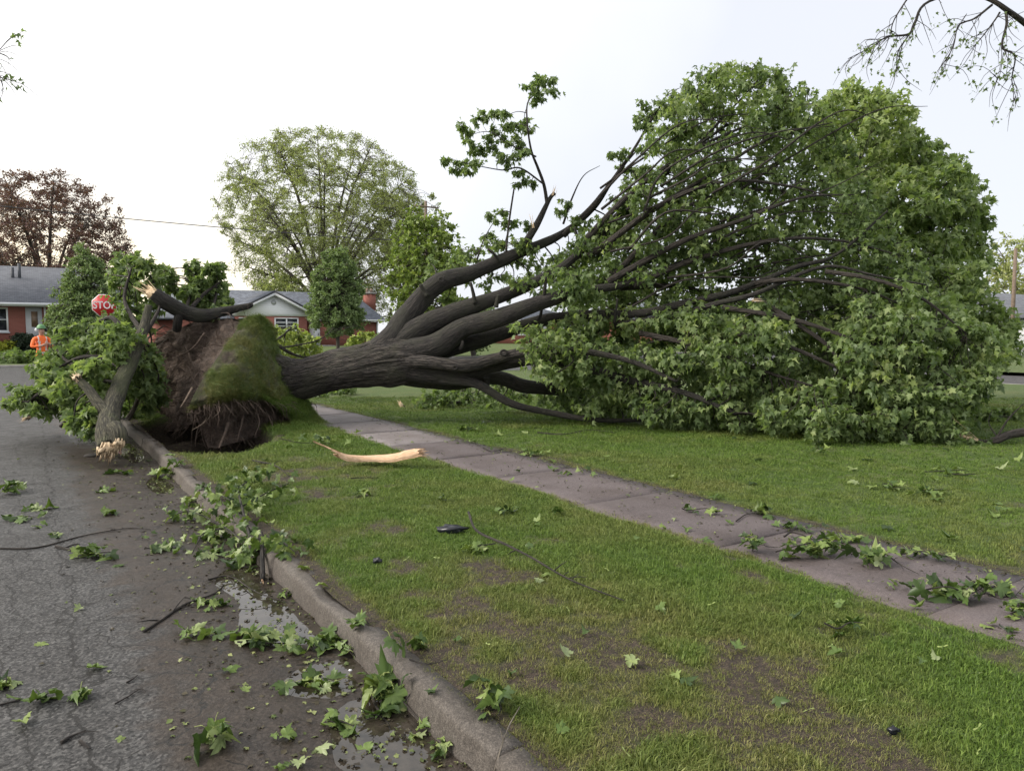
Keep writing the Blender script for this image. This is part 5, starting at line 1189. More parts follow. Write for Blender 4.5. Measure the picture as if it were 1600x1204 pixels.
# ------------------------------------------------------------------ BACKGROUND TREES
def far_tree(name, label, px, Y_d, top_py, halfw_px, style, n_clump, leafmat, leaf, seed, base_z=.3, cen=.55, n_limb=9, trunk_r=.3, per=9, twigs=6, tint=.5, group=None, low=.12, crad=.11, extra=None):
    b = dp(px, 540, Y_d); b[2] = base_z; sc = Y_d / F_PX
    H = (520 - top_py) * sc + CAM_Z - base_z; Wd = halfw_px * sc
    fol = Foliage(seed); r = fol.rng; C = []
    while len(C) < n_clump:
        v = r.uniform(-1, 1, 3)
        if style == 'fan':           # wide vase: broad at two thirds
            z = (v[2] + 1) / 2; zz = low + (1 - low) * z; wz = math.sqrt(max(0, 1 - ((zz - .55) / .47) ** 2)) if zz > .55 else (0.62 + .38 * sstep(low, .55, zz))
        elif style == 'cone':
            z = (v[2] + 1) / 2; zz = low + (1 - low) * z; wz = (1 - zz) ** .75 * sstep(low - .05, low + .12, zz) * 1.15
        elif style == 'egg':
            z = (v[2] + 1) / 2; zz = low + (1 - low) * z; wz = math.sqrt(max(0, 1 - ((zz - .42) / (.60)) ** 2)) * sstep(low - .06, low + .15, zz)
        else:
            z = (v[2] + 1) / 2; zz = low + (1 - low) * z; wz = math.sqrt(max(0, 1 - ((zz - cen) / max(cen - low, 1 - cen)) ** 2))
        rad_ = math.hypot(v[0], v[1])
        if rad_ > wz or rad_ > 1: continue
        if rad_ < wz * .45 and zz < .8 and r.random() < .55: continue
        C.append((b[0] + v[0] * Wd, b[1] + v[1] * Wd, b[2] + zz * H * (1 - .06 * crad)))
    C = np.array(C); C += np.stack([fbm(C * .25 + k, 2) for k in (1, 5, 9)], 1) * .06 * Wd
    fork = b + np.array([0, 0, H * (.16 if style == 'fan' else low + .06)]); lim = []; LP, LR = [], []
    if style in ('cone', 'egg'):
        ax = np.array([b + np.array([0, 0, H * t]) for t in (0, .3, .6, .95)]); trunk = (ax, np.array([trunk_r, trunk_r * .8, trunk_r * .5, trunk_r * .1])); LPx = spline(np.c_[ax, trunk[1]], 10); LP.append(LPx[4:, :3]); LR.append(LPx[4:, 3])
    else: trunk = (np.array([b - [0, 0, .1], b + (fork - b) * .5 + r.normal(size=3) * .02 * H * np.array([1, 1, 0]), fork]), np.array([trunk_r * 1.25, trunk_r, trunk_r * .9]))
    far_i = [int(r.integers(0, len(C)))]
    for _ in range(n_limb - 1):
        dmin = np.min([np.linalg.norm(C - C[i], axis=1) for i in far_i], axis=0); far_i.append(int(np.argmax(dmin)))
    if style not in ('cone', 'egg'):
        for i in far_i:
            e = C[i]; m1 = fork + (e - fork) * np.array([.28, .28, .42]); m2 = fork + (e - fork) * np.array([.62, .62, .76])
            P, R = np.array([fork, m1, m2, e]), trunk_r * np.array([.55, .38, .22, .06]); lim.append((P, R)); S_ = spline(np.c_[P, R], 10); LP.append(S_[4:, :3]); LR.append(S_[4:, 3])
    L = (np.concatenate(LP), np.concatenate(LR))
    for c in C:
        fol.clump(c, crad * Wd * r.uniform(.7, 1.3), L, twigs, per, (leaf * .7, leaf * 1.3), tint, .2, .9, twig_r=.006 + .00022 * Y_d, seg=3, link_r=.008 + .0008 * Y_d, lift=.06, spread=1.0)
    return build_tree(name, label, 'tree', b, trunk, lim, fol, 'crown_leaves', M[leafmat], TDIA if leaf > .0 else TLOW, M['far_bark'], M['far_bark'], group)
far_tree('elm_tree', 'huge vase-shaped tree with thin yellow-green spring leaves behind the gabled house', 508, 78, 212, 164, 'fan', 1250, 'leaf_elm', .145, 301, n_limb=34, trunk_r=.45, per=13, twigs=7, crad=.085)
far_tree('elm_tree', 'smaller thin-leaved tree at the right shoulder of the huge vase-shaped one', 640, 84, 285, 60, 'fan', 280, 'leaf_elm', .20, 307, n_limb=14, trunk_r=.4, per=11, twigs=6, crad=.14, tint=.4)
far_tree('copper_tree', 'dark purple-leaved tree rising behind the left house', 78, 80, 268, 128, 'round', 900, 'leaf_purple', .19, 311, n_limb=20, trunk_r=.5, per=11, twigs=6, cen=.48, low=.10, crad=.095)
far_tree('pear_tree', 'dense green pyramidal tree in front of the left house', 140, 34, 376, 66, 'cone', 420, 'leaf_pear', .10, 313, base_z=.2, trunk_r=.11, per=13, twigs=8, low=.10, crad=.17)
far_tree('pear_tree', 'dense green egg-shaped tree in front of the gabled house', 528, 46, 388, 43, 'egg', 380, 'leaf_pear', .12, 317, base_z=.35, trunk_r=.12, per=13, twigs=8, low=.14, crad=.18)
far_tree('young_maple_tree', 'light green loose maple beyond the trunk, right of the chimney', 668, 30, 322, 62, 'egg', 190, 'leaf_top', .16, 331, base_z=.12, trunk_r=.12, per=9, twigs=6, low=.12, crad=.22, tint=.5)
far_tree('yellow_tree', 'pale yellow-green tree at the right edge beyond the lawn', 1598, 58, 350, 60, 'round', 150, 'leaf_elm', .22, 337, n_limb=10, trunk_r=.25, per=8, twigs=6, low=.2, crad=.2, tint=.7)
far_tree('yellow_tree', 'low yellow-green tree beneath the left side of the huge vase-shaped one', 445, 70, 428, 48, 'round', 120, 'leaf_elm', .24, 341, n_limb=8, trunk_r=.25, per=9, twigs=6, low=.1, crad=.2, tint=.45)
far_tree('green_tree', 'mid green tree beyond the house glimpsed through the fallen crown', 950, 80, 405, 90, 'round', 170, 'leaf_pear', .30, 343, n_limb=8, trunk_r=.35, per=9, twigs=6, low=.08, crad=.2)
far_tree('green_tree', 'dark green shrubby tree between the young maple and the glimpsed house', 740, 48, 470, 52, 'round', 130, 'leaf_pear', .17, 347, base_z=.3, n_limb=7, trunk_r=.15, per=9, twigs=6, low=.05, crad=.22, tint=.35)
far_tree('green_tree', 'low green tree behind the far right end of the lawn', 1440, 70, 440, 110, 'round', 170, 'leaf_pear', .3, 349, n_limb=8, trunk_r=.3, per=9, twigs=6, low=.05, crad=.18, tint=.3)
def bush(name, label, px, py, d, w_px, h_px, leafmat, leaf, n, seed, tint=.5):
    b = dp(px, py, d); bz = b[2] = .35; fol = Foliage(seed); r = fol.rng; s = d / F_PX; W_, H_ = w_px * s, h_px * s
    for k in range(n):
        v = unit(r, 1)[0] * r.uniform(.55, 1.0); fol.clump((b[0] + v[0] * W_ * .5, b[1] + v[1] * W_ * .4, bz + H_ * (.5 + .45 * v[2])), .14 * W_, None, 6, 9, (leaf * .7, leaf * 1.2), tint, .1, .9, twig_r=.01, spread=1.0)
    e = empty(name, b, label, 'shrub'); 
    mb = MB()
    tube(mb, [b - [0, 0, .3], b + [0, 0, H_ * .5]], [.06, .03], 6, 1); part('stem', mb, M['far_bark'], e, b)
    fol.build(e, 'foliage', M[leafmat], TDIA, M['far_bark'], 'twigs', b)
bush('yew_shrub', 'dark rounded evergreen shrub beside the left house door', 40, 545, 42.5, 44, 34, 'leaf_dark', .12, 90, 401)
bush('gold_shrub', 'low golden yellow shrub under the left house window', 6, 548, 42, 50, 22, 'leaf_gold', .12, 70, 403)
bush('green_shrub', 'low green shrub before the wall of the gabled house', 452, 548, 54, 70, 24, 'leaf_top', .16, 70, 405)
bush('green_shrub', 'small green shrub at the right corner of the gabled house', 600, 545, 54, 50, 26, 'leaf_pear', .16, 60, 407)

# ------------------------------------------------------------------ STOP SIGN
sp = dp(163, 477, 25.7); sb = np.array([sp[0], sp[1], -.01]); SG = empty('stop_sign', sb, 'red octagonal STOP sign half hidden by leaves above the broken limb', 'sign')
face = -norm(np.array([sp[0], sp[1], 0])); ang = math.atan2(face[1], face[0]) + PI / 2; SG.rotation_euler = (0, 0, ang)
zc = sp[2] - sb[2]
def octa(r, y, th):
    mb = MB(); mb.prism([(r * math.cos(PI / 8 + k * PI / 4), y, zc + r * math.sin(PI / 8 + k * PI / 4)) for k in range(8)], (0, th, 0)); return mb
octa(.405, 0, .004).build('plate', M['sign_white'], SG); octa(.383, -.004, .003).build('red_face', M['sign_red'], SG)
fc = bpy.data.curves.new('stop_text', 'FONT'); fc.body = 'STOP'; fc.size = .335; fc.align_x = 'CENTER'; fc.align_y = 'CENTER'; fc.extrude = .001; fc.offset = .006
ft = bpy.data.objects.new('tmp', fc); COL.objects.link(ft); bpy.context.view_layer.update()
fm = bpy.data.meshes.new_from_object(ft.evaluated_get(bpy.context.evaluated_depsgraph_get())); bpy.data.objects.remove(ft)
fo_ = link('lettering', fm, None, SG); fm.materials.clear(); fm.materials.append(M['sign_white']); fo_.rotation_euler = (PI / 2, 0, 0); fo_.location = (0, -.0065, zc); fo_.scale = (.86, 1.05, 1)
mb = MB(); mb.box(-.03, .03, .005, .045, 0, zc + .38); mb.build('post', M['metal'], SG)
for z_ in (zc - .3, zc + .3):
    mb = MB(); tube(mb, [(0, -.012, z_), (0, .0, z_)], [.014, .014], 8, 1); mb.build('bolt', M['metal'], SG)

# ------------------------------------------------------------------ POLES AND WIRES
def pole(label, px, d, top_py, arm):
    b = dp(px, 540, d); b[2] = .05; e = empty('utility_pole', b, label, 'pole'); H = dp(px, top_py, d)[2] - b[2]
    mb = MB(); tube(mb, [(0, 0, 0), (0, 0, H * .5), (0, 0, H)], [.12, .11, .09] if not arm else [.16, .14, .11], 12, 1); mb.build('shaft', M['pole'], e)
    if arm:
        mb = MB(); mb.box(-1.1, 1.1, -.17, -.115, H - .55, H - .43); mb.build('crossarm', M['pole'], e)
        for x in (-1, -.5, .5, 1):
            mb = MB(); tube(mb, [(x, -.14, H - .43), (x, -.14, H - .30), (x, -.14, H - .25)], [.035, .05, .03], 8, 1); mb.build('insulator', M['grey_paint'], e)
        mb = MB(); tube(mb, [(0, -.1, H - 2.2), (.5, -.5, H - 1.9), (1.1, -.9, H - 1.95)], [.03, .025, .025], 6, 5); lm_ = mb.build('lamp_arm', M['metal'], e)
        mb = MB(); tube(mb, [(1.0, -.82, H - 1.98), (1.25, -1.0, H - 1.98), (1.5, -1.2, H - 2.02)], [.05, .12, .05], 10, 4); mb.build('lamp_head', M['grey_paint'], e)
    return b, H
pb, pH = pole('wooden utility pole with crossarm standing among the trees left of the upright branch', 667, 62, 314, True)
pole('plain wooden pole at the right edge beyond the lawn', 1580, 44, 388, False)
def wire(label, pts, r):
    P = np.array([dp(*p) for p in pts]); mb = MB(); tube(mb, P, [r] * len(P), 5, 12, False); o = mb.build('overhead_wire', M['wire'], None, True); tag(o, label, 'wire', 'overhead wires')
wire('lower dark overhead wire crossing in front of the purple tree', [(-140, 306, 52), (0, 322, 54), (200, 342, 57), (400, 360, 59), (560, 372, 61), (667, 378, 62)], .034)
wire('faint upper overhead wire between the purple tree and the pole', [(-140, 190, 52), (150, 251, 55.5), (360, 283, 58.5), (560, 308, 61), (664, 318, 62)], .008)
wire('overhead wire running right from the pole into the fallen crown', [(667, 388, 62), (740, 395, 62.5), (900, 400, 64), (1100, 400, 66)], .018)

# ------------------------------------------------------------------ TWIGS OF TREES STANDING OUTSIDE THE PICTURE
def overhang(label, runs, base, seed, per=2, leaf=(.022, .045), trunk=None):
    e = empty('overhanging_branch', base, label, 'branch'); r = np.random.default_rng(seed); tw = MB(); fol = Foliage(seed)
    for i, run in enumerate(runs):
        P, R = limb_path(run); P[1:-1] += r.normal(size=(len(P) - 2, 3)) * .02; mb = MB(); P, R = tube(mb, P, R, 6, 6, False, .15); part('bough', mb, M['twig'], e, base)
        n = len(P)
        for k in range(3, n, 2):
            if R[k] > .02: continue
            for _ in range(per):
                d = norm(norm(P[min(k + 1, n - 1)] - P[k - 1]) * .7 + r.normal(size=3) * .6 + np.array([0, 0, -.35])); l = r.uniform(.12, .42)
                q1 = P[k] + d * l * .5 + r.normal(size=3) * .02; q2 = q1 + norm(d + np.array([0, 0, -.5]) + r.normal(size=3) * .4) * l * .5
                tube(fol.twig, [P[k], q1, q2], [.0035, .0028, .0012], 3, 3, False)
                for t in range(r.integers(0, 4)):
                    c = q1 + (q2 - q1) * r.random(); m_ = r.integers(1, 4); fol.leaves(c + r.normal(size=(m_, 3)) * .025, unit(r, m_), leaf, .4, .6, .8)
    fol.build(e, 'leaves', M['leaf'], TLOW, M['twig'], 'twigs', base)
ob = dp(1700, -160, 7.5)
overhang('bare twiggy boughs with small new leaves hanging into the top right corner',
  [[(1760, -60, 7.6, .055), (1640, -35, 7.5, .045), (1560, -25, 7.4, .03), (1450, 0, 7.3, .014), (1432, 28, 7.2, .012), (1420, 55, 7.2, .010), (1390, 58, 7.2, .008), (1360, 75, 7.1, .006), (1325, 92, 7.1, .003)],
   [(1420, 55, 7.2, .007), (1408, 80, 7.2, .005), (1400, 110, 7.2, .002)],
   [(1430, -20, 7.2, .009), (1400, 25, 7.0, .006), (1388, 48, 7.0, .003), (1365, 62, 7.0, .002)],
   [(1500, -20, 7.5, .03), (1545, 5, 7.4, .022), (1575, 20, 7.4, .024), (1620, 50, 7.5, .03)],
   [(1550, 8, 7.4, .012), (1525, 28, 7.3, .009), (1500, 38, 7.3, .006), (1492, 70, 7.2, .004), (1470, 105, 7.2, .002)],
   [(1572, 20, 7.4, .014), (1574, 45, 7.3, .011), (1568, 82, 7.3, .009), (1580, 100, 7.3, .007), (1580, 125, 7.3, .005), (1588, 155, 7.3, .002)],
   [(1562, 20, 7.4, .010), (1555, 40, 7.3, .007), (1530, 55, 7.3, .005), (1515, 80, 7.2, .002)], [(1568, 82, 7.3, .004), (1558, 110, 7.3, .003), (1556, 130, 7.3, .001)]], ob, 501)
ob2 = dp(-60, 60, 6.5)
overhang('tip of a leafy twig reaching in at the left edge of the sky', [[(-70, 70, 6.5, .01), (-30, 90, 6.5, .007), (-8, 110, 6.5, .004), (4, 128, 6.5, .002)], [(-30, 95, 6.5, .004), (-10, 82, 6.5, .003), (2, 76, 6.5, .002)]], ob2, 509, 2, (.035, .06))

# ------------------------------------------------------------------ PERSON
def make_person(loc, rz):
    J = {'pel': (0, 0, .95, .155, .115), 'wai': (0, -.01, 1.10, .145, .105), 'che': (0, 0, 1.30, .175, .12), 'sho': (0, .01, 1.44, .13, .09), 'nec': (0, 0, 1.52, .055, .055), 'chi': (0, -.03, 1.60, .075, .085), 'hea': (0, -.02, 1.70, .082, .10), 'cro': (0, -.01, 1.775, .06, .075),
         'shR': (-.19, .01, 1.43, .068, .062), 'elR': (-.30, -.08, 1.19, .052, .05), 'wrR': (-.12, -.25, 1.22, .036, .034), 'haR': (-.05, -.28, 1.25, .03, .04),
         'shL': (.19, .01, 1.43, .068, .062), 'elL': (.29, -.06, 1.18, .052, .05), 'wrL': (.13, -.26, 1.26, .036, .034), 'haL': (.06, -.29, 1.29, .03, .04),
         'hiR': (-.10, 0, .88, .105, .10), 'knR': (-.12, -.03, .49, .068, .07), 'anR': (-.13, .02, .10, .05, .052), 'toR': (-.14, -.15, .045, .045, .035),
         'hiL': (.10, 0, .88, .105, .10), 'knL': (.12, -.02, .49, .068, .07), 'anL': (.13, .04, .10, .05, .052), 'toL': (.15, -.13, .045, .045, .035),
         'noR': (0, -.115, 1.665, .014, .016)}
    E_ = [('pel', 'wai'), ('wai', 'che'), ('che', 'sho'), ('sho', 'nec'), ('nec', 'chi'), ('chi', 'hea'), ('hea', 'cro'), ('hea', 'noR')]
    for s in 'RL': E_ += [('sho', 'sh' + s), ('sh' + s, 'el' + s), ('el' + s, 'wr' + s), ('wr' + s, 'ha' + s), ('pel', 'hi' + s), ('hi' + s, 'kn' + s), ('kn' + s, 'an' + s), ('an' + s, 'to' + s)]
    # fingers: five per hand, bent round each other
    for s, sx in (('R', 1), ('L', -1)):
        h = np.array(J['ha' + s][:3])
        for k in range(5):
            if k < 4: a = h + np.array([sx * .045, -.005, .03 - .02 * k]); b_ = a + np.array([sx * (.03 - .004 * abs(k - 1)), .028, -.004])
            else: a = h + np.array([sx * .012, -.03, .04]); b_ = a + np.array([sx * .03, -.005, .02])
            J[f'f{s}{k}a'] = (*a, .010, .010); J[f'f{s}{k}b'] = (*b_, .008, .008); E_ += [('ha' + s, f'f{s}{k}a'), (f'f{s}{k}a', f'f{s}{k}b')]
    names = list(J); idx = {n: i for i, n in enumerate(names)}
    me = bpy.data.meshes.new('body'); me.from_pydata([J[n][:3] for n in names], [(idx[a], idx[b_]) for a, b_ in E_], [])
    o = bpy.data.objects.new('body_tmp', me); COL.objects.link(o); o.modifiers.new('skin', 'SKIN'); sv = me.skin_vertices[0].data
    for i, n in enumerate(names): sv[i].radius = J[n][3:5]; sv[i].use_root = (n == 'pel')
    o.modifiers.new('sub', 'SUBSURF').levels = 2; bpy.context.view_layer.update()
    bm2 = bpy.data.meshes.new_from_object(o.evaluated_get(bpy.context.evaluated_depsgraph_get())); bpy.data.objects.remove(o)
    bm2.materials.clear()
    for k in ('orange', 'navy', 'skin', 'boot', 'silver'): bm2.materials.append(M[k])
    for p in bm2.polygons:
        c = p.center; p.use_smooth = True
        p.material_index = 2 if c.z > 1.53 or (c.y < -.235 and 1.15 < c.z < 1.4) else 3 if c.z < .13 else 1 if c.z < .90 else 4 if (.98 < c.z < 1.03 and abs(c.x) < .2) or (abs(c.x) < .15 and .08 < abs(c.x) < .12 and c.z > 1.03 and c.z < 1.5) else 0
    e = empty('person', loc, 'person in orange jacket, dark trousers and green helmet standing beyond the leafy limb', 'person'); e.rotation_euler = (0, 0, rz)
    link('body', bm2, None, e)
    mb = MB(); n_, m_ = 9, 20; V = []
    for i in range(n_):
        t = i / (n_ - 1) * PI / 2
        for k in range(m_):
            a = 2 * PI * k / m_; rx, ry = .118 * math.cos(t), .145 * math.cos(t); V.append((rx * math.cos(a), -.015 + ry * math.sin(a) - (.02 if math.sin(a) < -.6 and i == 0 else 0), 1.735 + .125 * math.sin(t)))
    Q = [(i * m_ + k, i * m_ + (k + 1) % m_, (i + 1) * m_ + (k + 1) % m_, (i + 1) * m_ + k) for i in range(n_ - 1) for k in range(m_)]
    mb.add(V, Q); hl = mb.build('helmet', M['helmet_g'], e, True)
    mb = MB(); tube(mb, [(.122 * math.cos(a), -.015 + .15 * math.sin(a), 1.735) for a in np.linspace(0, 2 * PI, 17)], [.010] * 17, 6, 1, False); mb.build('brim', M['helmet_g'], hl, True)
    mb = MB(); tube(mb, [(-.125, -.01, 1.74), (-.126, -.01, 1.69), (-.126, -.01, 1.64)], [.03, .045, .03], 10, 4); mb.build('ear_muff', M['white'], hl, True)
    mb = MB(); tube(mb, [(.125, -.01, 1.74), (.126, -.01, 1.69), (.126, -.01, 1.64)], [.03, .045, .03], 10, 4); mb.build('ear_muff', M['black'], hl, True)
    for sx in (-.032, .032):
        mb = MB(); tube(mb, [(sx - .012, -.112, 1.70), (sx, -.118, 1.70), (sx + .012, -.112, 1.70)], [.005, .008, .005], 6, 2); mb.build('eye', M['boot'], e, True)
    mb = MB(); tube(mb, [(-.022, -.108, 1.615), (0, -.113, 1.613), (.022, -.108, 1.615)], [.003, .006, .003], 6, 2); mb.build('mouth', M['root'], e, True)
pl = dp(68, 604, 22.0); make_person((pl[0], pl[1], road_z(np.array([pl[:2]]))[0]), 0.35)

# ------------------------------------------------------------------ SPRIGS, LEAVES AND TWIGS ON THE GROUND
SR = np.random.default_rng(91)
def surf_z(x, y):
    P = np.array([[x, y]])
    if x < KX0: return float(road_z(P)[0])
    if x < KX1: return .118
    if x < WX0: return float(verge_z(P)[0]) + .02
    if x < WX1: return .135
    return float(lawn_z(P)[0]) + .02
def on_ground(px, py):
    z = 0.0
    for _ in range(4): g = gp(px, py, z); z = surf_z(g[0], g[1])
    return np.array([g[0], g[1], z])
def sprig(px, py, n, w_px, label, head=None, size=.12, lift=.03, pale=False, flat=.5, twig=True, name='maple_sprig', cat='sprig', tall=0.0):
    c = on_ground(px, py); d = float(c @ FH); W_ = w_px * d / F_PX; size *= .74; n = n if n < 4 else int(n * 1.35); tall *= .6; e = empty(name, c, label, cat)
    a = SR.uniform(0, 2 * PI) if head is None else head
    ax = RT * math.cos(a) + FH * math.sin(a)
    if twig:
        L = W_ * .55; k = np.array([-L, -.4 * L, .2 * L, .8 * L]); P = np.array([ax * q + SR.normal(size=3) * .06 * W_ * np.array([1, 1, 0]) + np.array([0, 0, .012 + SR.uniform(0, lift)]) for q in k])
        mb = MB(); tube(mb, P, [.005, .0045, .0035, .0015], 5, 4, True, .1); mb.build('twig', M['twig'], e, True)
    for i in range(n):
        t = SR.uniform(-.9, 1.0); off = np.array([*(ax[:2] * t * W_ * .42), 0]) + np.array([*(SR.normal(size=2) * W_ * .13), 0])
        z = .010 + SR.uniform(0, lift) + tall * SR.random(); off[2] = z + (surf_z(c[0] + off[0], c[1] + off[1]) - c[2])
        th = SR.uniform(0, 2 * PI); tip = np.array([math.cos(th), math.sin(th), SR.normal() * .22 * (1 + tall * 6) - .12]); nr = np.array([SR.normal() * flat, SR.normal() * flat, 1.0 if SR.random() > .25 else -1.0])
        R = frames(tip[None], nr[None])[0]; s = size * SR.uniform(.65, 1.2)
        leaf_obj(off, R, s, e, FINE_GROUND)
        if SR.random() < .35 and d < 7:
            q = off - R[:, 1] * s * .6; q[2] = max(q[2], .006); mb = MB(); tube(mb, [off, (off + q) / 2 + [0, 0, .012], q], [.0014, .0014, .0016], 4, 3, False); mb.build('stalk', M['stalk'], e, True)
    return e
M['stalk'] = plain('leaf_stalk', (0.20, 0.24, 0.06), .5)
S_ = sprig
# road
S_(14, 770, 10, 46, 'bunch of green leaves on the road at the left edge, farthest bunch', size=.15, lift=.08, tall=.05)
S_(60, 795, 4, 46, 'flat pale leaves on the road above the long left-edge bunch', twig=False, size=.15)
S_(38, 811, 7, 56, 'low strip of leaves on the road near the left edge', head=0, size=.14)
S_(62, 823, 2, 18, 'two small leaves on the road just below the low strip', twig=False, size=.13)
S_(82, 838, 3, 40, 'faded leaves pressed flat on the road left of the long twig', twig=False, size=.12)
S_(145, 870, 10, 72, 'green sprig with a dark stub of twig in the middle of the road', head=2.7, size=.16, lift=.05)
S_(172, 803, 4, 26, 'small leaf cluster on the road behind the dark-stubbed sprig', size=.13)
S_(190, 740, 6, 40, 'flattened leaf strip on the road below the mossy limb', head=0, size=.14, twig=False)
S_(163, 768, 4, 30, 'thin leaf pair on the road between strip and cluster', size=.12, twig=False)
S_(262, 746, 16, 62, 'leafy sprig against the kerb just past the log', head=2.6, size=.15, lift=.10, tall=.06)
S_(305, 762, 8, 46, 'dark wet sprig in the gutter behind the large leafy branch', head=2.6, size=.13)
S_(258, 858, 7, 52, 'few leaves left of the large leafy gutter branch', size=.13)
S_(334, 1158, 9, 70, 'crumpled bunch of leaves alone on the dark wet road near the bottom', size=.12, lift=.06, flat=.9)
S_(52, 1096, 5, 60, 'pale sprig of leaves on the road at lower left', head=0.3, size=.11, lift=.03)
S_(118, 1086, 3, 46, 'two dark green leaves on the road right of the pale sprig', size=.13, twig=False)
S_(8, 1072, 5, 34, 'leaf bunch cut by the left edge at the bottom of the road', size=.11)
S_(320, 942, 7, 70, 'leaves caught along a bent twig on the wet road', head=-.5, size=.11, lift=.03)
S_(305, 995, 8, 90, 'trail of pale and dark leaves on the wet road below the bent twig', head=-.2, size=.11, twig=False)
S_(455, 1010, 26, 150, 'matted line of leaves and twigs washed up below the puddle', head=-.12, size=.11, lift=.05)
S_(385, 1000, 8, 60, 'cluster of leaves at the left end of the matted line', size=.11)
S_(540, 1012, 12, 70, 'wet leaf mat between puddle and kerb', size=.11)
S_(600, 1042, 17, 84, 'bright upright bunch of large fresh leaves in the gutter', size=.14, lift=.06, flat=1.1, tall=.12)
S_(482, 1075, 10, 95, 'flat spread of leaves left of the bright upright bunch', head=-.1, size=.12, twig=False)
S_(538, 1140, 6, 54, 'small sprig on the road left of the lowest puddle', size=.11)
S_(620, 1110, 8, 80, 'scattered leaves floating on the lowest puddle', size=.08, twig=False)
S_(652, 1145, 6, 70, 'shreds of leaf in the lowest puddle beside the kerb', size=.07, twig=False)
S_(690, 1175, 6, 60, 'muddy leaf shreds in the gutter at the bottom edge', size=.06, twig=False)
S_(448, 928, 5, 50, 'leaves at the rear rim of the large puddle', size=.10, twig=False)
S_(345, 872, 12, 110, 'leaf litter along the gutter under the large leafy branch', head=-.6, size=.12)
# kerb and verge
S_(775, 1105, 8, 84, 'fresh sprig of broad leaves lying over the kerb near the bottom', head=-1.2, size=.13, lift=.05, flat=1.0, tall=.05)
S_(498, 918, 1, 10, 'single leaf on the kerb top beside the puddle', twig=False, size=.10, name='maple_leaf', cat='leaf')
S_(650, 1010, 3, 36, 'few leaves on the kerb top above the bright bunch', twig=False, size=.11)
S_(497, 697, 14, 92, 'soft leafy sprig on the grass between root plate and sidewalk', head=.2, size=.15, lift=.12, tall=.08)
S_(568, 772, 4, 42, 'pale turned-over leaves on the grass below the bare wood', size=.12, twig=False)
S_(690, 783, 3, 28, 'three leaves on the grass left of the black plastic', size=.10, twig=False)
S_(752, 858, 6, 40, 'leaves at the foot of the long bare twig', size=.11)
S_(795, 800, 6, 46, 'dull leaves sunk in the grass by the sidewalk edge', size=.10, twig=False)
S_(1322, 990, 4, 62, 'two pale leaves and a yellow stalk on the verge below the leafy sidewalk', head=0, size=.11, flat=.9, lift=.05)
S_(838, 822, 2, 22, 'pale leaf pair on the grass right of the twig top', size=.09, twig=False)
S_(875, 803, 3, 26, 'pale leaves on the grass at the sidewalk joint', size=.10, twig=False)
# sidewalk
S_(1178, 862, 9, 48, 'dark green sprig on the sidewalk, leftmost of the leafy row', size=.12, lift=.07, tall=.04)
S_(1268, 868, 24, 108, 'long dark heap of leaves across the sidewalk', head=0, size=.12, lift=.08, tall=.05)
S_(1366, 880, 12, 60, 'light green crumpled bunch in the middle of the sidewalk', size=.13, lift=.07, flat=.9, tall=.04)
S_(1405, 918, 3, 50, 'three flat leaves on the near edge of the sidewalk', twig=False, size=.10)
S_(1495, 936, 15, 94, 'big yellow-green leaf bunch on the sidewalk near the right edge', head=0, size=.13, lift=.08, flat=.9, tall=.06)
S_(1556, 926, 6, 36, 'small bunch beside the big yellow-green one', size=.11, lift=.05, tall=.03)
S_(1590, 960, 6, 44, 'leaf bunch cut by the right edge of the picture', size=.11, lift=.05)
S_(1250, 828, 7, 58, 'pale leaves along the far edge of the sidewalk', head=0, size=.11, twig=False)
S_(1322, 846, 8, 64, 'mixed leaves at the grass edge behind the long heap', head=-.2, size=.11)
S_(1452, 872, 9, 78, 'pale flattened leaves where lawn meets sidewalk at right', head=-.2, size=.11)
S_(1192, 803, 8, 46, 'green sprig on the far sidewalk edge', size=.12, lift=.04)
S_(1092, 800, 6, 60, 'thin scatter of leaves across the middle of the sidewalk', head=0, size=.09)
S_(1102, 845, 2, 22, 'one curled leaf on the near sidewalk edge', twig=False, size=.10)
S_(832, 710, 8, 44, 'dusty sprig at the far sidewalk edge below the crown', size=.12)
S_(898, 738, 7, 70, 'line of pale leaf scraps along the far sidewalk edge', head=-.25, size=.10, twig=False)
S_(720, 690, 5, 46, 'small scraps where pale and brown pavement meet', size=.09, twig=False)
# lawn
S_(735, 672, 7, 50, 'leaf sprig on the lawn near the pale sidewalk slabs', size=.13)
S_(960, 662, 6, 60, 'leafy twig on the lawn beside the crown tip', size=.13)
S_(1395, 762, 6, 44, 'pale sprig on the right-hand lawn', size=.12)
S_(1452, 770, 8, 44, 'dark sprig on the right-hand lawn beside the pale one', size=.12)
S_(1490, 740, 4, 70, 'straight leafy twig on the right-hand lawn', head=0, size=.10)
S_(1280, 705, 6, 60, 'leaves fallen at the foot of the crown', size=.12)
S_(1560, 800, 3, 40, 'leaf scraps on the lawn near the right edge', size=.10, twig=False)

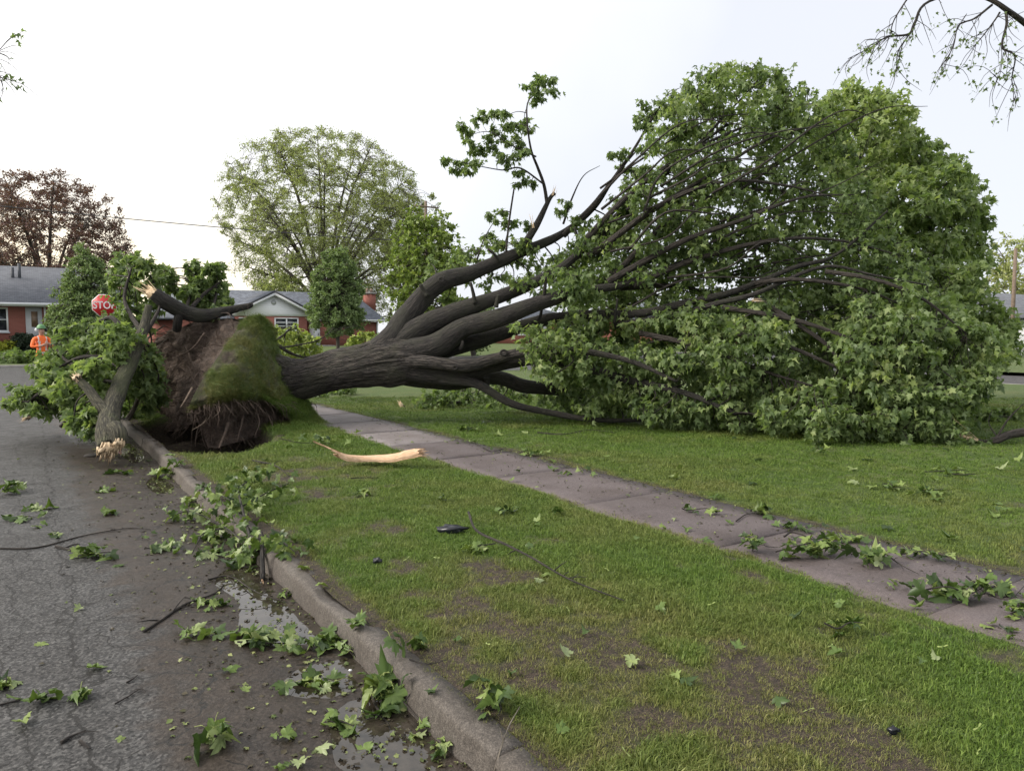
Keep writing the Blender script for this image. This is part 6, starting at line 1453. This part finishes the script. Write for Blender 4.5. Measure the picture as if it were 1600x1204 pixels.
# the large leafy branch over the gutter
gbase = on_ground(405, 905); gb = empty('leafy_branch', gbase, 'large leafy broken branch lying along the kerb over the gutter', 'branch')
def gpt(px, py, dz): 
    q = on_ground(px, py); q[2] += dz * .6; return q
gl = [[(411, 912, .05), (409, 880, .12), (398, 852, .16), (378, 815, .22), (372, 785, .22), (374, 765, .15)], [(398, 852, .16), (350, 818, .18), (300, 812, .12), (268, 812, .06)], [(378, 815, .2), (420, 790, .2), (452, 770, .15)], [(372, 785, .2), (395, 770, .24), (410, 755, .2)], [(409, 880, .1), (440, 862, .12), (462, 866, .06)], [(350, 818, .16), (320, 845, .12), (300, 870, .04)], [(378, 815, .2), (340, 790, .16), (310, 790, .08)]]
mbp = []
for i, l in enumerate(gl):
    P = np.array([gpt(*p) for p in l]); r0 = .016 if i == 0 else .008; mb = MB(); P, R = tube(mb, P, np.linspace(r0, r0 * .35, len(P)), 8, 6, True, .1); part('branch', mb, M['bark_limb'], gb, gbase); mbp.append(P)
mb = MB(); splinter(mb, gpt(411, 910, .05), gpt(411, 922, .02) - gpt(411, 905, .06), .015, .09, 5, SR, .1); part('torn_end', mb, M['wood_pale_end'], gb, gbase, False)
GP_ = np.concatenate(mbp)
for i in range(300):
    k = SR.integers(8, len(GP_)); o_ = SR.normal(size=3) * np.array([.065, .065, .04]); p = GP_[k] + o_; zmin = surf_z(p[0], p[1]) + .02; p[2] = max(p[2], zmin)
    tip = np.array([o_[0] * 5 + SR.normal() * .5, o_[1] * 5 + SR.normal() * .5, -.55 + SR.normal() * .35]); nr = np.array([SR.normal() * .6, SR.normal() * .6 - .3, .9])
    leaf_obj(p, frames(tip[None], nr[None])[0], SR.uniform(.055, .095), gb, FINE_GROUND, gbase)

# bare twigs
def twig(label, pts, r0, name='bare_twig', side=2, m='twig', dz=.012):
    P = np.array([gpt(x, y, (p[0] if p else 0) + dz) for (x, y, *p) in pts]); base = P[0].copy(); mb = MB(); Pt, R = tube(mb, P, np.linspace(r0, r0 * .3, len(P)), 6, 7, True, .15)
    for k in range(side):
        i = SR.integers(4, len(Pt) - 2); d = norm(SR.normal(size=3) * np.array([1, 1, .25])); l = SR.uniform(.04, .10) * (r0 / .006); tube(mb, [Pt[i], Pt[i] + d * l * .5 + [0, 0, .006], Pt[i] + d * l], [R[i] * .7, R[i] * .5, R[i] * .25], 4, 2, False)
    V, Q, T, U, A = mb.arrays(); o = link(name, fast_mesh(name, V - base, T, Q, True, uv=U), M[m], None, base); tag(o, label, 'twig')
twig('long bare dark twig lying on the verge from the plastic scrap towards the camera', [(732, 812, .09), (745, 838, .06), (790, 858, .045), (830, 878, .04), (880, 908, .04), (925, 928, .04), (975, 943, .02)], .010, side=6)
twig('long thin twig across the road at the left edge', [(0, 858), (60, 856), (130, 838), (200, 826), (235, 828)], .007, side=4)
twig('short dark twig on the road ending at the dark-stubbed sprig', [(88, 855), (110, 860), (135, 864)], .013, side=1)
twig('bent dark twig with fork on the wet road left of the puddle', [(225, 988), (255, 968), (290, 945), (335, 928), (352, 912)], .009, side=4)
twig('dark stick on the road near the bottom left', [(96, 1162), (112, 1152), (134, 1143)], .008, side=1)
twig('short black stick beside the dark stick at bottom left', [(126, 1160), (134, 1166), (141, 1171)], .008, side=0)
twig('small zigzag twig on the road at lower left', [(180, 1101), (200, 1090), (220, 1078), (232, 1088)], .004, side=3)
twig('thin short twig on the road above the zigzag twig', [(198, 1068), (208, 1062), (215, 1056)], .005, side=0)
twig('stick at the left edge near the bottom of the road', [(0, 1103), (12, 1100), (24, 1096)], .006, side=0)
twig('dark branching twig standing in the lowest puddle', [(578, 1076, .04), (585, 1105, .03), (600, 1128, .02), (615, 1140)], .008, side=5)
twig('dark twig from the lowest puddle to the kerb', [(575, 1085, .03), (620, 1098, .04), (660, 1092, .05)], .007, side=3)
twig('curved twig arching over the rear of the large puddle', [(325, 908, .01), (360, 906, .03), (400, 930, .03), (450, 945, .01)], .006, side=3)
twig('thin twig resting on the kerb beside the bright leaf bunch', [(640, 1038, .03), (668, 1046, .03), (700, 1036, .02)], .005, side=1)
twig('thin grey stem leaning on the kerb at the bottom', [(760, 1200, .02), (790, 1160, .04), (812, 1118, .05)], .005, side=1, m='twig_pale')
twig('short twig on the grass under the bare wood', [(548, 748), (570, 747), (592, 747)], .006, side=2)
twig('thin curved twig on the lawn in front of the crown', [(840, 676), (880, 679), (920, 672), (960, 676)], .010, side=4)
twig('thin twig on the right-hand lawn', [(1480, 741), (1510, 742), (1525, 741)], .008, side=1)
twig('forked dark twig on the sidewalk behind the dark sprig', [(1175, 846), (1190, 844), (1196, 854), (1215, 856)], .006, side=3)
twig('dark twig through the middle of the sidewalk litter', [(1225, 842, .02), (1240, 838, .04), (1280, 850, .02), (1330, 866), (1370, 885)], .007, side=4)
twig('dark twig beside the yellow-green bunch near the right edge', [(1510, 905, .02), (1540, 930, .02), (1575, 943, .03), (1600, 925, .05)], .006, side=3)
twig('dark twig pointing at the light green bunch', [(1375, 862, .02), (1405, 885, .02), (1435, 898)], .006, side=2)
twig('twig on the far sidewalk edge by the lawn', [(1150, 815), (1165, 805), (1180, 803)], .006, side=2)
twig('thin twig on the sidewalk just past the pale slabs', [(755, 700), (770, 706), (790, 700)], .008, side=3)
twig('twig in the grass by the leafy root-plate sprig', [(395, 720), (430, 728), (452, 745)], .012, side=2)

# single leaves and keys, too alike to tell apart
def single(px, py, label, group, size):
    c = on_ground(px, py); th = SR.uniform(0, 2 * PI); R = frames(np.array([[math.cos(th), math.sin(th), SR.normal() * .15]]), np.array([[SR.normal() * .35, SR.normal() * .35, 1 if SR.random() > .4 else -1]]))[0]
    o = leaf_obj(c + [0, 0, .012], R, size, None, FINE_GROUND, name='maple_leaf'); tag(o, label, 'leaf', group)
for k in range(24):
    while True:
        px, py = SR.uniform(380, 1500), SR.uniform(720, 1180); g = on_ground(px, py)
        if KX1 + .05 < g[0] < WX0 - .05 and pit_w(g[None, :2])[0] < .05: break
    single(px, py, 'single torn maple leaf lying on the verge grass', 'loose leaves on the verge', SR.uniform(.04, .075))
for k in range(34):
    while True:
        px, py = SR.uniform(640, 1600), SR.uniform(655, 860); g = on_ground(px, py)
        if WX1 < g[0] < 12 : break
    single(px, py, 'single torn maple leaf lying on the lawn beyond the sidewalk', 'loose leaves on the lawn', SR.uniform(.07, .12))
for k in range(30):
    while True:
        px, py = SR.uniform(560, 1600), SR.uniform(660, 1000); g = on_ground(px, py)
        if WX0 < g[0] < WX1: break
    single(px, py, 'single small leaf scrap on the sidewalk', 'loose leaf scraps on the sidewalk', SR.uniform(.035, .08))
for k in range(34):
    while True:
        px, py = SR.uniform(0, 650), SR.uniform(690, 1200); g = on_ground(px, py)
        if -1 < g[0] < KX0 - .02 and (k % 3 == 0 or g[0] > .7): break
    single(px, py, 'single small leaf scrap on the road', 'loose leaf scraps on the road', SR.uniform(.03, .08))
kv = []; kt = []
for s in (-1, 1):
    n = len(kv); kv += [(0, 0, .004), (s * .25, -.12, .02), (s * .8, -.30, .03), (s * 1.0, -.18, .01), (s * .85, -.02, .0), (s * .3, .06, .006)]; kt += [(n, n + 1, n + 5), (n + 1, n + 4, n + 5), (n + 1, n + 2, n + 4), (n + 2, n + 3, n + 4)]
key_me = fast_mesh('seed_key', kv, kt, mats=[plain('maple_key', (.20, .25, .07), .6)])
for k in range(26):
    while True:
        px, py = SR.uniform(620, 1560), SR.uniform(800, 1190); g = on_ground(px, py)
        if KX1 + .05 < g[0] < WX0 - .05: break
    o = link('maple_seed_key', key_me, None, None, tuple(g + [0, 0, .02])); o.scale = (.024,) * 3; o.rotation_euler = (SR.normal() * .3, SR.normal() * .3, SR.uniform(0, 6.28)); tag(o, 'pale green pair of winged maple seeds on the verge grass', 'seed', 'maple seeds on the verge')

# bare splintered length of wood on the verge
wb = on_ground(585, 727); wd = empty('bare_wood_length', wb, 'pale barkless splintered length of wood lying on the verge beside the sidewalk', 'wood')
dW = float(wb @ FH); P = np.array([dp(x, y, dW + dd) for x, y, dd in ((522, 719, -.10), (540, 724, -.02), (562, 726.5, .05), (590, 726, .06), (615, 722, .02), (640, 717, -.02), (664, 714, -.05))]); P[:, 2] = np.maximum(P[:, 2], wb[2] + .04) + np.array([.07, .035, .015, .015, .025, .035, .04])
C_ = spline(np.c_[P, [.050, .060, .054, .058, .068, .078, .076]], 14); nt_, na_ = 84, 22; av = np.linspace(-1.9, 1.9, na_)
wr = np.random.default_rng(14); zig0 = .020 * wr.random(na_) + .05 * np.abs(np.sin(av * 2.3 + .4)); zig0 = zig0 - .26 * np.exp(-((av + .35) / .22) ** 2) - .10 * np.exp(-((av - .9) / .15) ** 2); zig1 = .05 * wr.random(na_) + .05 * (np.arange(na_) % 3 == 0)
ctr = C_[:, :3]; tl = np.linspace(0, 1, len(ctr)); tng = norm(np.gradient(ctr, axis=0)); outer, inner = [], []
for i in range(nt_):
    ro, ri = [], []
    for j in range(na_):
        t = zig0[j] + (1.0 - zig1[j] - zig0[j]) * i / (nt_ - 1); tc = min(max(t, 0), 1); c = np.array([np.interp(tc, tl, ctr[:, q]) for q in range(3)]); r0 = np.interp(tc, tl, C_[:, 3]); tg = norm(np.array([np.interp(tc, tl, tng[:, q]) for q in range(3)]))
        c = c + (tg + np.array([0, 0, -.10])) * (t - tc) * 1.3; r0 = r0 * (1 - .9 * min(1, max(0, -t) / .27)); sd = norm(np.cross(tg, [0, 0, 1.0])); u2 = np.cross(sd, tg)
        dd = sd * math.sin(av[j]) + u2 * math.cos(av[j]) * .85; ro.append(c + dd * r0); ri.append(c + dd * max(r0 - .016, .002))
    outer.append(ro); inner.append(ri)
O_, I_ = np.array(outer).reshape(-1, 3), np.array(inner).reshape(-1, 3); O_ = O_ + .006 * np.stack([fbm(O_ * 14 + q, 3) for q in (0, 7, 13)], 1); ug = np.c_[np.tile(av * .06, nt_), np.repeat(np.linspace(0, 1.3, nt_), na_)]
i_ = np.arange(nt_ - 1)[:, None] * na_; j_ = np.arange(na_ - 1)[None]; Qo = np.stack([i_ + j_, i_ + j_ + 1, i_ + na_ + j_ + 1, i_ + na_ + j_], -1).reshape(-1, 4); off_ = len(O_)
rim = [(j, j + 1, off_ + j + 1, off_ + j) for j in range(na_ - 1)] + [((nt_ - 1) * na_ + j, off_ + (nt_ - 1) * na_ + j, off_ + (nt_ - 1) * na_ + j + 1, (nt_ - 1) * na_ + j + 1) for j in range(na_ - 1)] + [(i * na_, off_ + i * na_, off_ + (i + 1) * na_, (i + 1) * na_) for i in range(nt_ - 1)] + [(i * na_ + na_ - 1, (i + 1) * na_ + na_ - 1, off_ + (i + 1) * na_ + na_ - 1, off_ + i * na_ + na_ - 1) for i in range(nt_ - 1)]
mb = MB(); mb.add(np.r_[O_, I_], np.r_[Qo, Qo[:, ::-1] + off_, np.array(rim)], None, np.r_[ug, ug]); part('stem', mb, M['wood_pale'], wd, wb, False)
mb = MB(); splinter(mb, P[-1] - (P[-1] - P[-2]) * .3, P[-1] - P[-2], .045, .12, 12, np.random.default_rng(5), .25); part('splintered_end', mb, M['wood_pale_end'], wd, wb, False)

def scrap(name, label, px, py, w_px, h, m, seed, cat, squash=.5):
    c = on_ground(px, py); W_ = w_px * float(c @ FH) / F_PX * .5; r = np.random.default_rng(seed); n, k = 9, 18; V = []
    for i in range(n):
        t = (i / (n - 1) - .5) * PI
        for j in range(k): a = 2 * PI * j / k; V.append((math.cos(t) * math.cos(a), math.cos(t) * math.sin(a), math.sin(t)))
    V = np.array(V); q = 1 + .8 * fbm(V * 3.1 + seed, 4); V = V * q[:, None]; ax = RT; V = V[:, :1] * ax * W_ + V[:, 1:2] * FH * W_ * squash + V[:, 2:] * np.array([0, 0, h]); V[:, 2] += h * .4
    Q = [(i * k + j, i * k + (j + 1) % k, (i + 1) * k + (j + 1) % k, (i + 1) * k + j) for i in range(n - 1) for j in range(k)]
    o = link(name, fast_mesh(name, V, Q=Q), m, None, tuple(c)); tag(o, label, cat)
scrap('plastic_scrap', 'crumpled dark blue-black plastic scrap on the verge at the twig top', 706, 829, 44, .028, M['black'], 4, 'litter', .5)
scrap('dark_lump', 'small black lump on the verge near the kerb', 590, 877, 13, .02, M['black'], 2, 'litter', .7)
scrap('dark_lump', 'black scrap in the grass at the bottom right', 1396, 1142, 20, .012, M['black'], 5, 'litter', .6)
scrap('bark_piece', 'curl of dark wet bark on the road under the log butt', 148, 713, 28, .03, M['bark_limb'], 9, 'bark', .4)
scrap('foam_scrap', 'tiny white scrap at the gutter beside the bright leaf bunch', 547, 1003, 8, .015, M['white'], 11, 'litter', .7)

# fine leaf mush, twig bits and grit, too small to count
def litter(name, label, P, size, m, seed):
    r = np.random.default_rng(seed); P = P + [0, 0, .006]; k = len(P); tip = np.c_[r.normal(size=(k, 2)), r.normal(size=k) * .15]; nr = np.c_[r.normal(size=(k, 2)) * .3, np.ones(k)]
    V, T, A = leaf_arrays(P, frames(tip, nr), r.uniform(size[0], size[1], k), r.random(k), TDIA + TLOW[:2], r)
    o = link(name, fast_mesh(name, V, T, attrs={'tint': A}), m); tag(o, label, 'litter', kind='stuff')
lr = np.random.default_rng(71)
gl_ = np.c_[KX0 - np.abs(lr.normal(size=2600)) * .42, 1.4 + 12 * lr.random(2600) ** 1.4]; gl_ = np.c_[gl_, np.maximum(road_z(gl_), -.02)]
wl_ = np.c_[np.where(lr.random(1500) < .6, WX1 - np.abs(lr.normal(size=1500)) * .16, lr.uniform(WX0, WX1, 1500)), 1.0 + 11 * lr.random(1500) ** 1.3, np.full(1500, .132)]
M['mush'] = leaf_mat('leaf_mush', [(0, (.022, .017, .011)), (.45, (.06, .05, .026)), (.7, (.09, .13, .035)), (1, (.26, .28, .11))], .1, .5)
litter('gutter_litter', 'brown and green leaf mush and grit along the gutter', gl_, (.010, .038), M['mush'], 71)
litter('sidewalk_litter', 'crumbs of leaf and bark on the sidewalk', wl_, (.008, .03), M['mush'], 73)
